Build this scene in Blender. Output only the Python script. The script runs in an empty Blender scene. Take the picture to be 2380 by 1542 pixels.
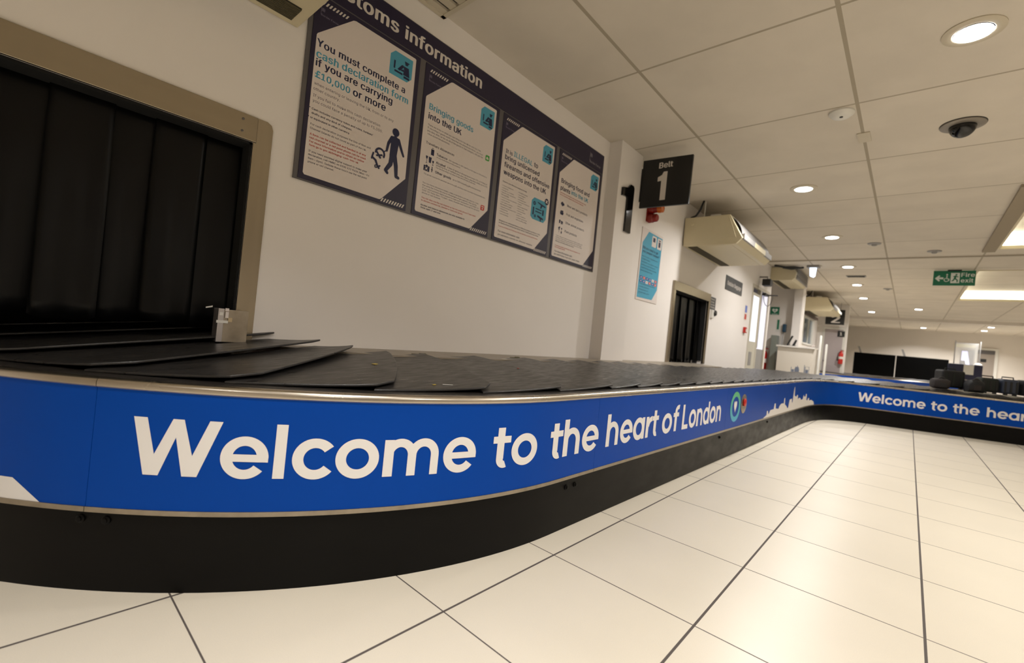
import bpy, bmesh, math, random
from math import sin, cos, pi, radians
from mathutils import Vector, Matrix
random.seed(7)
SC = bpy.context.scene
COL = SC.collection
# ------------------------------------------------------------------ camera
H = 0.9305                      # lens height above the floor
F_PX, YAW, PITCH, ROLL = 1043.77, 0.7273, 0.0011, 0.1019
cd = bpy.data.cameras.new('camera')
cam = bpy.data.objects.new('camera', cd); COL.objects.link(cam)
fwd = Vector((cos(YAW)*cos(PITCH), sin(YAW)*cos(PITCH), sin(PITCH)))
r0 = fwd.cross(Vector((0, 0, 1))).normalized(); u0 = r0.cross(fwd)
rr = cos(ROLL)*r0 + sin(ROLL)*u0; uu = -sin(ROLL)*r0 + cos(ROLL)*u0
cam.matrix_world = Matrix(((rr.x, uu.x, -fwd.x, 0), (rr.y, uu.y, -fwd.y, 0), (rr.z, uu.z, -fwd.z, H), (0, 0, 0, 1)))
cd.sensor_width = 36; cd.sensor_fit = 'HORIZONTAL'; cd.lens = 36*F_PX/2380
cd.clip_start = 0.02; cd.clip_end = 200
cd.dof.use_dof = True; cd.dof.focus_distance = 2.0; cd.dof.aperture_fstop = 2.0
SC.camera = cam
# ------------------------------------------------------------------ world, exposure
w = bpy.data.worlds.new('world'); SC.world = w; w.use_nodes = True
w.node_tree.nodes['Background'].inputs[0].default_value = (0.9, 0.88, 0.85, 1)
w.node_tree.nodes['Background'].inputs[1].default_value = 0.05
SC.view_settings.view_transform = 'Standard'; SC.view_settings.look = 'None'
SC.view_settings.gamma = 1; SC.view_settings.use_curve_mapping = False
SC.view_settings.exposure = 0.52
CE = 2.919          # ceiling height
YW = 2.402          # face of the long wall
LAMP = 14.0         # emission strength of one downlight
# unseen lamps outside the picture; two near ones added to brighten the floor
def lamp(x, y, z, e, size=0.165, col=(1.0, 0.97, 0.94)):
    l = bpy.data.lights.new('ceiling_area_light', 'AREA'); l.shape = 'DISK'; l.size = size; l.energy = e; l.color = col; l.spread = radians(150)
    o = bpy.data.objects.new('ceiling_area_light', l); o.location = (x, y, z); COL.objects.link(o); return o
for (x, y) in [(0.3, 0.3), (-1.8, 0.3), (1.1, -2.6), (3.55, -2.6), (-1.4, -2.6), (6.0, -5.0), (3.0, -5.2), (9.5, -5.0), (14, -5.0), (19, -5.0), (23, -5)]:
    l_ = lamp(x, y, CE-0.02, 17 if y > 0 else 34 if y > -3 else 24)
    if x < 1 and y > 0: l_.data.spread = radians(105)  # the added pair, kept narrow to light the floor and spare the wall

# ------------------------------------------------------------------ materials
def srgb(r, g=None, b=None):
    if g is None: g = b = r
    f = lambda c: c/12.92 if c <= 0.04045 else ((c+0.055)/1.055)**2.4
    return (f(r), f(g), f(b), 1)
def mat(name, col, rough=0.6, metal=0.0, var=0.0, vscale=6.0, bump=0.0, bscale=60.0, spec=0.5, coat=0.0, stretch=None):
    m = bpy.data.materials.new(name); m.use_nodes = True; nt = m.node_tree; N = nt.nodes; L = nt.links
    b = N['Principled BSDF']; b.inputs['Base Color'].default_value = col; b.inputs['Roughness'].default_value = rough
    b.inputs['Metallic'].default_value = metal; b.inputs['Specular IOR Level'].default_value = spec
    b.inputs['Coat Weight'].default_value = coat
    geo = N.new('ShaderNodeNewGeometry'); vec = geo.outputs['Position']
    if stretch:
        mp = N.new('ShaderNodeMapping'); mp.inputs['Scale'].default_value = stretch; L.new(vec, mp.inputs[0]); vec = mp.outputs[0]
    if var > 0:
        n = N.new('ShaderNodeTexNoise'); n.inputs['Scale'].default_value = vscale; n.inputs['Detail'].default_value = 6
        L.new(vec, n.inputs['Vector'])
        r = N.new('ShaderNodeMapRange'); r.inputs[1].default_value = 0.3; r.inputs[2].default_value = 0.7
        r.inputs[3].default_value = 1-var; r.inputs[4].default_value = 1+var; L.new(n.outputs[0], r.inputs[0])
        mx = N.new('ShaderNodeVectorMath'); mx.operation = 'SCALE'; mx.inputs[0].default_value = col[:3]
        L.new(r.outputs[0], mx.inputs['Scale']); L.new(mx.outputs[0], b.inputs['Base Color'])
        r2 = N.new('ShaderNodeMapRange'); r2.inputs[1].default_value = 0.3; r2.inputs[2].default_value = 0.7
        r2.inputs[3].default_value = max(0.03, rough-0.5*var); r2.inputs[4].default_value = min(1, rough+0.5*var)
        L.new(n.outputs[0], r2.inputs[0]); L.new(r2.outputs[0], b.inputs['Roughness'])
    if bump > 0:
        n = N.new('ShaderNodeTexNoise'); n.inputs['Scale'].default_value = bscale; n.inputs['Detail'].default_value = 4
        L.new(vec, n.inputs['Vector']); bp = N.new('ShaderNodeBump'); bp.inputs['Strength'].default_value = bump; bp.inputs['Distance'].default_value = 0.002
        L.new(n.outputs[0], bp.inputs['Height']); L.new(bp.outputs[0], b.inputs['Normal'])
    return m
def emis(name, col, s):
    m = bpy.data.materials.new(name); m.use_nodes = True; b = m.node_tree.nodes['Principled BSDF']
    b.inputs['Base Color'].default_value = (0.8, 0.8, 0.8, 1); b.inputs['Emission Color'].default_value = col; b.inputs['Emission Strength'].default_value = s
    return m
def glass(name, col=(1, 1, 1, 1), alpha=0.2):
    m = bpy.data.materials.new(name); m.use_nodes = True; b = m.node_tree.nodes['Principled BSDF']
    b.inputs['Base Color'].default_value = col; b.inputs['Roughness'].default_value = 0.03; b.inputs['Alpha'].default_value = alpha
    return m
def grid_mat(name, col, line, gx, gy, wx, wy, rough, tvar, speck, bump=0.0, lrough=0.8, stain=0.0, coat=0.0):
    """tiles laid in the world's x,y plane: gx=(origin,pitch), wx=joint width"""
    m = bpy.data.materials.new(name); m.use_nodes = True; nt = m.node_tree; N = nt.nodes; L = nt.links; b = N['Principled BSDF']
    geo = N.new('ShaderNodeNewGeometry'); sep = N.new('ShaderNodeSeparateXYZ'); L.new(geo.outputs['Position'], sep.inputs[0])
    def M(op, a, c=None, d=None):
        n = N.new('ShaderNodeMath'); n.operation = op
        for i, v in enumerate((a, c, d)):
            if v is None: continue
            if isinstance(v, (int, float)): n.inputs[i].default_value = v
            else: L.new(v, n.inputs[i])
        return n.outputs[0]
    masks = []; ids = []
    for ax, (o, p), wd in ((0, gx, wx), (1, gy, wy)):
        t = M('DIVIDE', M('SUBTRACT', sep.outputs[ax], o), p)
        ids.append(M('FLOOR', t)); fr = M('FRACT', t)
        d = M('MINIMUM', fr, M('SUBTRACT', 1.0, fr))
        masks.append(M('LESS_THAN', M('MULTIPLY', d, p), wd/2))
    mask = M('MAXIMUM', masks[0], masks[1])
    cmb = N.new('ShaderNodeCombineXYZ'); L.new(ids[0], cmb.inputs[0]); L.new(ids[1], cmb.inputs[1])
    wn = N.new('ShaderNodeTexWhiteNoise'); L.new(cmb.outputs[0], wn.inputs['Vector'])
    k = M('ADD', 1-tvar, M('MULTIPLY', wn.outputs['Value'], 2*tvar))
    n1 = N.new('ShaderNodeTexNoise'); n1.inputs['Scale'].default_value = 420; n1.inputs['Detail'].default_value = 2; L.new(geo.outputs['Position'], n1.inputs['Vector'])
    sp = N.new('ShaderNodeMapRange'); sp.inputs[1].default_value = 0.3; sp.inputs[2].default_value = 0.7; sp.inputs[3].default_value = 1-speck; sp.inputs[4].default_value = 1+speck; L.new(n1.outputs[0], sp.inputs[0])
    k = M('MULTIPLY', k, sp.outputs[0])
    n2 = N.new('ShaderNodeTexNoise'); n2.inputs['Scale'].default_value = 2.2; n2.inputs['Detail'].default_value = 8; L.new(geo.outputs['Position'], n2.inputs['Vector'])
    st = N.new('ShaderNodeMapRange'); st.inputs[1].default_value = 0.35; st.inputs[2].default_value = 0.65; st.inputs[3].default_value = 1-stain; st.inputs[4].default_value = 1+stain*0.3; L.new(n2.outputs[0], st.inputs[0])
    k = M('MULTIPLY', k, st.outputs[0])
    sc = N.new('ShaderNodeVectorMath'); sc.operation = 'SCALE'; sc.inputs[0].default_value = col[:3]; L.new(k, sc.inputs['Scale'])
    mix = N.new('ShaderNodeMix'); mix.data_type = 'RGBA'; L.new(mask, mix.inputs[0]); L.new(sc.outputs[0], mix.inputs[6]); mix.inputs[7].default_value = line
    L.new(mix.outputs[2], b.inputs['Base Color'])
    rg = M('ADD', M('MULTIPLY', mask, lrough-rough), rough); L.new(rg, b.inputs['Roughness'])
    bp = N.new('ShaderNodeBump'); bp.inputs['Strength'].default_value = 0.6; bp.inputs['Distance'].default_value = 0.002; bp.invert = True
    L.new(mask, bp.inputs['Height']); L.new(bp.outputs[0], b.inputs['Normal'])
    return m
M_FLOOR = grid_mat('cream_porcelain_tiles', srgb(0.85, 0.815, 0.745), srgb(0.32, 0.29, 0.27), (1.0086, 0.6088), (1.0713, 0.5912), 0.005, 0.0085, 0.33, 0.02, 0.035, stain=0.03)
M_CEIL = grid_mat('beige_ceiling_tiles', srgb(0.80, 0.765, 0.71), srgb(0.62, 0.58, 0.51), (2.938, 1.2124), (1.636, 1.1878), 0.018, 0.024, 0.9, 0.025, 0.02, stain=0.06)
M_WALL = mat('white_painted_plaster', srgb(0.885, 0.862, 0.84), 0.62, var=0.015, vscale=1.5, bump=0.05, bscale=90)
M_WALLW = mat('cream_painted_plaster', srgb(0.85, 0.82, 0.78), 0.7, var=0.02, vscale=1.5)
M_BLUE = mat('blue_printed_vinyl', srgb(0.0, 0.25, 0.61), 0.42, var=0.02, vscale=3, spec=0.10)
M_WHITEV = mat('white_printed_vinyl', srgb(0.89, 0.875, 0.86), 0.5)
M_STEEL = mat('brushed_steel', srgb(0.60, 0.56, 0.49), 0.24, 1.0, var=0.03, vscale=2.5, bump=0.03, bscale=160, stretch=(1, 1, 12))
M_RAIL = mat('polished_steel_rail', srgb(0.80, 0.765, 0.71), 0.27, 1.0, var=0.02, vscale=5)
M_STEELV = mat('brushed_steel_upright', srgb(0.62, 0.58, 0.51), 0.24, 1.0, var=0.04, vscale=2.5, bump=0.03, bscale=160, stretch=(12, 12, 1))
M_STEELD = mat('dull_worn_steel', srgb(0.62, 0.58, 0.52), 0.38, 0.9, var=0.18, vscale=16)
M_LEDGE = mat('scuffed_grey_steel_deck', srgb(0.58, 0.54, 0.48), 0.42, 0.45, var=0.22, vscale=14)
M_SKIRT = mat('dusty_black_kickboard', srgb(0.045, 0.041, 0.036), 0.38, var=0.12, vscale=5, stretch=(1, 1, 2.5), spec=0.12)
M_RUBBER = mat('scuffed_black_rubber', srgb(0.15, 0.142, 0.136), 0.36, var=0.2, vscale=11, bump=0.25, bscale=70, stretch=(1, 5, 1), spec=0.6)
M_CURT = mat('black_pvc_curtain', srgb(0.018, 0.017, 0.017), 0.36, spec=0.2, var=0.12, vscale=9, stretch=(1, 1, .4))
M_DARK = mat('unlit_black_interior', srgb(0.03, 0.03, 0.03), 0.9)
M_NAVY = mat('navy_printed_panel', srgb(0.115, 0.09, 0.20), 0.45)
M_INK = mat('navy_ink', srgb(0.09, 0.11, 0.25), 0.5)
M_CYAN = mat('turquoise_ink', srgb(0.29, 0.60, 0.70), 0.5)
M_RED = mat('red_ink', srgb(0.74, 0.24, 0.19), 0.5)
M_GREEN = mat('green_ink', srgb(0.25, 0.62, 0.27), 0.5)
M_PAPER = mat('white_poster_paper', srgb(0.84, 0.80, 0.775), 0.45)
M_GREYR = mat('grey_frame_rail', srgb(0.36, 0.345, 0.345), 0.45)
M_BLACK = mat('satin_black_panel', srgb(0.065, 0.065, 0.065), 0.45)
M_GLOSSB = mat('gloss_black_acrylic', srgb(0.03, 0.03, 0.03), 0.08)
M_LETTER = mat('cream_white_lettering', srgb(0.83, 0.80, 0.77), 0.5)
M_AC = mat('cream_enamel_casing', srgb(0.80, 0.755, 0.63), 0.42, var=0.02)
M_ACG = mat('dark_intake_grille', srgb(0.30, 0.27, 0.19), 0.6)
M_ACGD = mat('dark_gap', srgb(0.10, 0.09, 0.06), 0.8)
M_GREY = mat('grey_plastic', srgb(0.55, 0.54, 0.53), 0.45)
M_WPL = mat('white_plastic', srgb(0.83, 0.82, 0.79), 0.4)
M_REDP = mat('red_enamel', srgb(0.72, 0.13, 0.10), 0.35)
M_GRNS = mat('green_sign_panel', srgb(0.03, 0.42, 0.30), 0.4)
M_GRNW = mat('sign_white', srgb(0.88, 0.9, 0.88), 0.5)
M_TEALD = mat('dark_teal_plastic', srgb(0.10, 0.24, 0.33), 0.4)
M_SIGNG = mat('charcoal_sign_panel', srgb(0.27, 0.275, 0.28), 0.5)
M_NAVYD = mat('navy_counter_laminate', srgb(0.10, 0.11, 0.24), 0.4)
M_LAMP = emis('downlight_glow', (0.95, 0.97, 1.0, 1), LAMP)
M_COVE = emis('cove_glow', (1.0, 0.95, 0.74, 1), 2.6)
M_WING = emis('daylit_frosted_glass', (0.80, 0.84, 1.0, 1), 0.55)
M_WINL = emis('lavender_reflection_glow', (0.60, 0.62, 0.95, 1), 0.30)  # glow stands in for what the door's side glass reflects
M_WINB = emis('blue_lit_screen', (0.42, 0.45, 1.0, 1), 0.55)
M_GLASS = glass('clear_glass', (0.95, 0.97, 0.97, 1), 0.13)
M_TINT = mat('dark_window_glass', srgb(0.25, 0.35, 0.42), 0.1)
# ------------------------------------------------------------------ mesh helpers
class MB:
    def __init__(s): s.v = []; s.f = []; s.k = 0
    def add(s, vs, fs, F=None):
        n = len(s.v); s.v += [Vector(F(*p)) if F else Vector(p) for p in vs]; s.f += [tuple(i+n for i in f) for f in fs]; return s
    def box(s, a, b, F=None):
        (x0, y0, z0), (x1, y1, z1) = a, b
        return s.add([(x0, y0, z0), (x1, y0, z0), (x1, y1, z0), (x0, y1, z0), (x0, y0, z1), (x1, y0, z1), (x1, y1, z1), (x0, y1, z1)],
                     [(0, 3, 2, 1), (4, 5, 6, 7), (0, 1, 5, 4), (1, 2, 6, 5), (2, 3, 7, 6), (3, 0, 4, 7)], F)
    def prism(s, poly, w0, w1, F=None):
        n = len(poly)
        return s.add([(u, v, w0) for u, v in poly]+[(u, v, w1) for u, v in poly],
                     [tuple(range(n))[::-1], tuple(range(n, 2*n))]+[(i, (i+1) % n, n+(i+1) % n, n+i) for i in range(n)], F)
    def flat(s, poly, w, F=None):
        s.k += 1; w += s.k*4e-5      # printed shapes that overlap lie a hair apart
        return s.add([(u, v, w) for u, v in poly], [tuple(range(len(poly)))], F)
    def ringflat(s, c, ro, ri, w, F=None, a0=0, a1=2*pi, n=40, ry=None, riy=None):
        s.k += 1; w += s.k*4e-5; ry = ry or ro; riy = riy if riy is not None else ri
        n = max(4, int(n*abs(a1-a0)/(2*pi))); vs = []
        for i in range(n+1):
            a = a0+(a1-a0)*i/n
            vs += [(c[0]+ro*cos(a), c[1]+ry*sin(a), w), (c[0]+ri*cos(a), c[1]+riy*sin(a), w)]
        return s.add(vs, [(2*i, 2*i+2, 2*i+3, 2*i+1) for i in range(n)], F)
    def lathe(s, prof, c, n=32, axis='z', F=None):
        """prof: (r, h); axis gives the direction of h"""
        vs = []
        for (r, h) in prof:
            for i in range(n):
                a = 2*pi*i/n; p = (r*cos(a), r*sin(a), h)
                if axis == 'x': p = (p[2], p[0], p[1])
                if axis == 'y': p = (p[0], p[2], p[1])
                vs.append((c[0]+p[0], c[1]+p[1], c[2]+p[2]))
        fs = [(j*n+i, j*n+(i+1) % n, (j+1)*n+(i+1) % n, (j+1)*n+i) for j in range(len(prof)-1) for i in range(n)]
        fs += [tuple(range(n))[::-1], tuple(range((len(prof)-1)*n, len(prof)*n))]
        return s.add(vs, fs, F)
    def tube(s, pts, r, n=8):
        pts = [Vector(p) for p in pts]; vs = []
        for i, p in enumerate(pts):
            d = (pts[min(i+1, len(pts)-1)]-pts[max(i-1, 0)]).normalized()
            a = d.cross(Vector((0, 0, 1)));
            if a.length < 0.1: a = d.cross(Vector((1, 0, 0)))
            a.normalize(); b = d.cross(a); rad = r[i] if isinstance(r, (list, tuple)) else r
            for k in range(n): vs.append(tuple(p+rad*(cos(2*pi*k/n)*a+sin(2*pi*k/n)*b)))
        fs = [(j*n+i, j*n+(i+1) % n, (j+1)*n+(i+1) % n, (j+1)*n+i) for j in range(len(pts)-1) for i in range(n)]
        fs += [tuple(range(n))[::-1], tuple(range((len(pts)-1)*n, len(pts)*n))]
        return s.add(vs, fs)
    def build(s, name, m, parent=None, smooth=False, bevel=0.0, seg=2, tri=False):
        me = bpy.data.meshes.new(name)
        off = Vector((0, 0, 0))
        if parent is not None:
            q = parent
            while q is not None: off += q.location; q = q.parent
        elif s.v:
            xs = [v.x for v in s.v]; ys = [v.y for v in s.v]; zs = [v.z for v in s.v]
            off = Vector(((min(xs)+max(xs))/2, (min(ys)+max(ys))/2, min(zs)))
        me.from_pydata([tuple(v-off) for v in s.v], [], s.f); me.validate()
        if tri:
            bm = bmesh.new(); bm.from_mesh(me); bmesh.ops.triangulate(bm, faces=bm.faces[:]); bm.to_mesh(me); bm.free()
        elif s.v:
            bm = bmesh.new(); bm.from_mesh(me); bmesh.ops.recalc_face_normals(bm, faces=bm.faces[:]); bm.to_mesh(me); bm.free()
        if smooth:
            for p in me.polygons: p.use_smooth = True
            try: me.set_sharp_from_angle(angle=radians(40))
            except Exception: pass
        me.materials.append(m)
        o = bpy.data.objects.new(name, me); COL.objects.link(o)
        if parent is not None: o.parent = parent
        else: o.location = off
        if bevel > 0:
            b = o.modifiers.new('bevel', 'BEVEL'); b.width = bevel; b.segments = seg; b.limit_method = 'ANGLE'
        return o
def tag(o, label, cat, group=None, kind=None):
    o['label'] = label; o['category'] = cat
    if group: o['group'] = group
    if kind: o['kind'] = kind
    return o
def thing(name, loc, label, cat, group=None):
    o = bpy.data.objects.new(name, None); o.location = loc; o.empty_display_size = 0.1; COL.objects.link(o)
    return tag(o, label, cat, group)
def struct(mb, name, m):
    o = mb.build(name, m); o['kind'] = 'structure'; return o
def plab(o, l): o['label'] = l; return o
FW = lambda y: (lambda u, v, w: (u, y-w, v))            # on a wall that faces the hall (-Y)
def FX(x, yl): return lambda u, v, w: (x-w, yl-u, v)    # on a face turned to the camera (-X); u runs right from yl
# ------------------------------------------------------------------ text
try:
    FONT = bpy.data.fonts.load(bpy.utils.system_resource('DATAFILES')+'/fonts/Inter.woff2')
except Exception:
    FONT = None
_tc = {}
def text2d(body, bold=0.0):
    key = (body, bold > 0)
    if key in _tc: return _tc[key]
    c = bpy.data.curves.new('text', 'FONT'); c.body = body; c.size = 1; c.resolution_u = 3; c.fill_mode = 'FRONT'
    if FONT: c.font = FONT
    if bold: c.space_character = 1.05
    o = bpy.data.objects.new('text', c); COL.objects.link(o); bpy.context.view_layer.update()
    me = bpy.data.meshes.new_from_object(o.evaluated_get(bpy.context.evaluated_depsgraph_get()))
    vs = [(v.co.x, v.co.y) for v in me.vertices]; fs = [tuple(p.vertices) for p in me.polygons]
    bpy.data.objects.remove(o); bpy.data.curves.remove(c); bpy.data.meshes.remove(me)
    # contours that overlap inside one letter are laid a hair apart
    par = list(range(len(vs)))
    def find(i):
        while par[i] != i: par[i] = par[par[i]]; i = par[i]
        return i
    for f in fs:
        for j in f[1:]: par[find(j)] = find(f[0])
    ids = {}; lay = [ids.setdefault(find(i), len(ids)) % 4 for i in range(len(vs))]
    vs = [(x, y, l) for (x, y), l in zip(vs, lay)]
    _tc[key] = (vs, fs, min(v[0] for v in vs), max(v[0] for v in vs)); return _tc[key]
def text(mb, body, u0, u1, v, F, w=0.001, bold=0.012, cap=None):
    """one line from u0 to u1 with its baseline at v; cap gives the capital height when it is not proportional"""
    vs, fs, a, b = text2d(body, bold); s = (u1-u0)/(b-a)
    k = cap/0.53 if cap else s
    n = 0 if bold < 0.004 else (1 if bold < 0.012 else 2)
    for i in range(-n, n+1):
        d = bold*1.1*i/max(1, n)
        mb.add([(u0+(x-a+d)*s, v+(y+abs(d)*0.5)*k, w+0.00012*(i+n)+0.00003*l) for x, y, l in vs], fs, F)
    return mb
def headline(body, u0, u1, v, F, w, bold):
    mb = MB()
    if body.startswith('£'):
        kw = (u1-u0)*.155; c = kw*1.25; t = kw*.24
        text(mb, body[1:], u0+kw*1.12, u1, v, F, w, bold)
        mb.flat([(u0+kw*.02, v), (u0+kw*.98, v), (u0+kw*.98, v+t*.9), (u0+kw*.02, v+t*.9)], w, F)
        mb.flat([(u0+kw*.24, v+t*.5), (u0+kw*.24+t, v+t*.5), (u0+kw*.26+t, v+c*.72), (u0+kw*.26, v+c*.72)], w, F)
        mb.flat([(u0, v+c*.42), (u0+kw*.78, v+c*.42), (u0+kw*.78, v+c*.42+t*.8), (u0, v+c*.42+t*.8)], w, F)
        mb.ringflat((u0+kw*.61, v+c*.70), kw*.36, kw*.36-t, w, F, a0=.35, a1=pi, n=40)
        return mb
    if not body.endswith('K'): return text(mb, body, u0, u1, v, F, w, bold)
    wd = (u1-u0); kw = wd*.72/ (len(body)*.52+.2); c = kw*1.08; a = u1-kw; t = kw*.25
    text(mb, body[:-1], u0, a-kw*.14, v, F, w, bold)
    mb.flat([(a, v), (a+t, v), (a+t, v+c), (a, v+c)], w, F)
    mb.flat([(a+t*.8, v+c*.30), (a+t*.8, v+c*.58), (u1-t*1.25, v+c), (u1-.02*kw, v+c)], w, F)
    mb.flat([(a+t*1.3, v+c*.55), (a+t*2.1, v+c*.75), (u1+.03*kw, v), (u1-t*1.2, v)], w, F)
    return mb
def parts_text(parent, name, m, items, F, w=0.001):
    for (body, u0, u1, v, bold, cap) in items:
        text(MB(), body, u0, u1, v, F, w, bold, cap).build(name, m, parent)
# ------------------------------------------------------------------ geometric bold lettering for the carousel
def glyph(ch):
    """list of polygons in units of the capital height, and the advance width"""
    T = 0.19; X = 0.745; P = []; lay = [0]
    def bar(x0, y0, x1, y1): lay[0] += 1; P.append([(x0, y0, lay[0]), (x1, y0, lay[0]), (x1, y1, lay[0]), (x0, y1, lay[0])])
    def arc(cx, cy, ro, ri, a0, a1, roy=None, riy=None, n=48):
        roy = roy or ro; riy = riy or ri; k = max(3, int(n*abs(a1-a0)/360)); lay[0] += 1; l = lay[0]
        for i in range(k):
            a = radians(a0+(a1-a0)*i/k); b = radians(a0+(a1-a0)*(i+1)/k)
            P.append([(cx+ri*cos(a), cy+riy*sin(a), l), (cx+ro*cos(a), cy+roy*sin(a), l), (cx+ro*cos(b), cy+roy*sin(b), l), (cx+ri*cos(b), cy+riy*sin(b), l)])
    yc, ry = X/2, X/2+0.015
    if ch == 'W':
        for i, q in enumerate(([(0, 1), (.217, 1), (.463, 0), (.225, 0)], [(.225, 0), (.463, 0), (.804, 1), (.627, 1)], [(.627, 1), (.804, 1), (1.077, 0), (.84, 0)], [(.84, 0), (1.077, 0), (1.42, 1), (1.21, 1)])): P.append([(x, y, i) for x, y in q])
        # the two slanted strokes meet as in the printed letter
        return P, 1.42
    if ch == 'L': bar(0, 0, .2, 1); bar(.2, 0, .62, .18); return P, .62
    if ch == 'l': bar(0, 0, T, 1.0); return P, T
    if ch == 'o': arc(.4, yc, .4, .21, 0, 360, ry, ry-.18); return P, .8
    if ch == 'e':
        arc(.39, yc, .39, .2, 0, 322, ry, ry-.17); bar(.19, yc-.075, .59, yc+.06); bar(.585, yc-.075, .777, yc+.004); return P, .78
    if ch == 'c': arc(.39, yc, .39, .2, 38, 322, ry, ry-.18); return P, .70
    if ch == 'd' or ch == 'a':
        arc(.39, yc, .39, .205, 0, 360, ry, ry-.17); bar(.60, 0, .78, 1.0 if ch == 'd' else X); return P, .78
    if ch == 'h' or ch == 'n':
        bar(0, 0, T, 1.0 if ch == 'h' else X-.01); arc(.345, .40, .345, .165, 0, 180, .36, .19, 40); bar(.51, 0, .69, .402); return P, .69
    if ch == 'm':
        bar(0, 0, T, X-.01); arc(.325, .42, .325, .15, 0, 180, .34, .17, 40); bar(.475, 0, .65, .422)
        arc(.805, .42, .325, .155, 0, 180, .34, .17, 40); bar(.96, 0, 1.13, .422); return P, 1.13
    if ch == 't':
        bar(.11, .2, .30, .93); bar(0, .57, .48, .73); arc(.32, .2, .21, .03, 180, 292, .215, .05, 48); return P, .49
    if ch == 'r':
        bar(0, 0, T, X-.01); arc(.43, .36, .38, .2, 88, 175, .385, .20, 48); return P, .43
    if ch == 'f':
        bar(.12, 0, .31, .77); bar(0, .57, .47, .73); arc(.42, .76, .30, .12, 75, 180, .27, .10, 48); return P, .49
    return P, .3
def word(w):
    x = 0; out = []
    for i, ch in enumerate(w):
        P, adv = glyph(ch)
        out += [[(px+x, py, l) for px, py, l in q] for q in P]
        nx = w[i+1] if i+1 < len(w) else ''
        gap = 0.11
        if ch == 'W': gap = 0.0
        elif ch in 'oce' and nx in 'oceda': gap = 0.045
        elif ch in 'rtf': gap = 0.03
        elif ch in 'oced' and nx: gap = 0.09
        x += adv+gap
    return out, x-gap
def ribbon_text(words, cap, FR, w):
    """words: (string, s0, s1, baseline z at s0, at s1); returns an MB mapped along the carousel"""
    bm = bmesh.new(); k = 0
    for (st, s0, s1, z0, z1, cp) in words:
        polys, wd = word(st); sc = (s1-s0)/wd
        for P in polys:
            vs = []
            for (x, y, l) in P:
                s = s0+x*sc; zb = z0+(z1-z0)*(s-s0)/(s1-s0)
                vs.append(bm.verts.new((s, zb+y*cp, l)))
            bm.faces.new(vs)
    smin = min(v.co.x for v in bm.verts); smax = max(v.co.x for v in bm.verts)
    s = smin+0.03
    while s < smax:
        bmesh.ops.bisect_plane(bm, geom=bm.verts[:]+bm.edges[:]+bm.faces[:], plane_co=(s, 0, 0), plane_no=(1, 0, 0)); s += 0.03
    bm.verts.index_update()
    mb = MB(); mb.add([(v.co.x, v.co.y, w+1.2e-4*v.co.z) for v in bm.verts], [tuple(v.index for v in f.verts) for f in bm.faces], FR); bm.free()
    return mb
# ================================================================== THE ROOM
XF, XB, YR = 28.0, -4.0, -8.0
b = MB().box((XB-0.2, YR-0.2, -0.1), (XF+0.2, 4.2, 0.0)); struct(b, 'floor', M_FLOOR)
# ceiling with two cut-outs for the light coffers
CO = [(6.62, 9.77, -3.6, -0.86), (11.72, 16.2, -3.6, -0.80)]
b = MB(); z0, z1 = CE, CE+0.1
b.box((XB-0.2, -0.80, z0), (XF+0.2, 4.2, z1)); b.box((XB-0.2, YR-0.2, z0), (XF+0.2, -3.6, z1))
b.box((XB-0.2, -3.6, z0), (6.62, -0.80, z1)); b.box((9.77, -3.6, z0), (11.72, -0.80, z1)); b.box((16.2, -3.6, z0), (XF+0.2, -0.80, z1)); b.box((6.62, -0.86, z0), (9.77, -0.80, z1))
struct(b, 'ceiling', M_CEIL)
# long wall with two baggage openings
OPA = (-0.78, 0.717, 0.62, 1.702); OPB = (5.83, 7.12, 0.62, 1.71)
b = MB(); TH = 0.16
def wallbox(x0, x1, z0, z1): b.box((x0, YW, z0), (x1, YW+TH, z1))
wallbox(XB, OPA[0], 0, CE); wallbox(OPA[0], OPA[1], 0, OPA[2]); wallbox(OPA[0], OPA[1], OPA[3], CE)
wallbox(OPA[1], OPB[0], 0, CE); wallbox(OPB[0], OPB[1], 0, OPB[2]); wallbox(OPB[0], OPB[1], OPB[3], CE)
wallbox(OPB[1], 9.6, 0, CE); wallbox(9.6, 11.02, 2.36, CE)
# piers standing out of the wall
b.box((3.885, 2.265, 0), (4.337, YW, CE)); b.box((4.337, 2.395, 0), (5.715, YW+0.02, CE))
# recess behind the door and the walls further down the hall
b.box((11.02, YW, 0), (11.12, 3.4, CE)); b.box((11.02, 3.4, 0), (12.7, 3.5, CE))
b.box((12.6, 2.17, 0), (12.75, 3.5, CE)); b.box((12.38, 2.0, 0), (12.75, 2.17, CE))
b.box((12.75, YW, 0), (15.1, YW+TH, CE)); b.box((15.1, YW, 0), (17.15, YW+TH, 1.45)); b.box((15.1, YW, 2.30), (17.15, YW+TH, CE)); b.box((17.15, YW, 0), (18.1, YW+TH, CE))
b.box((18.1, 1.6, 0), (18.25, 2.56, CE)); b.box((18.1, 2.56, 0), (28.0, 2.66, CE))
struct(b, 'wall_left', M_WALL)
b = MB().box((XF, YR, 0), (XF+0.15, 4.2, CE)); struct(b, 'wall_far', M_WALLW)
b = MB().box((XB-0.15, YR, 0), (XB, 4.2, CE)); struct(b, 'wall_back', M_WALLW)
b = MB().box((XB, YR-0.15, 0), (XF, YR, CE)); struct(b, 'wall_right', M_WALLW)
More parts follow.
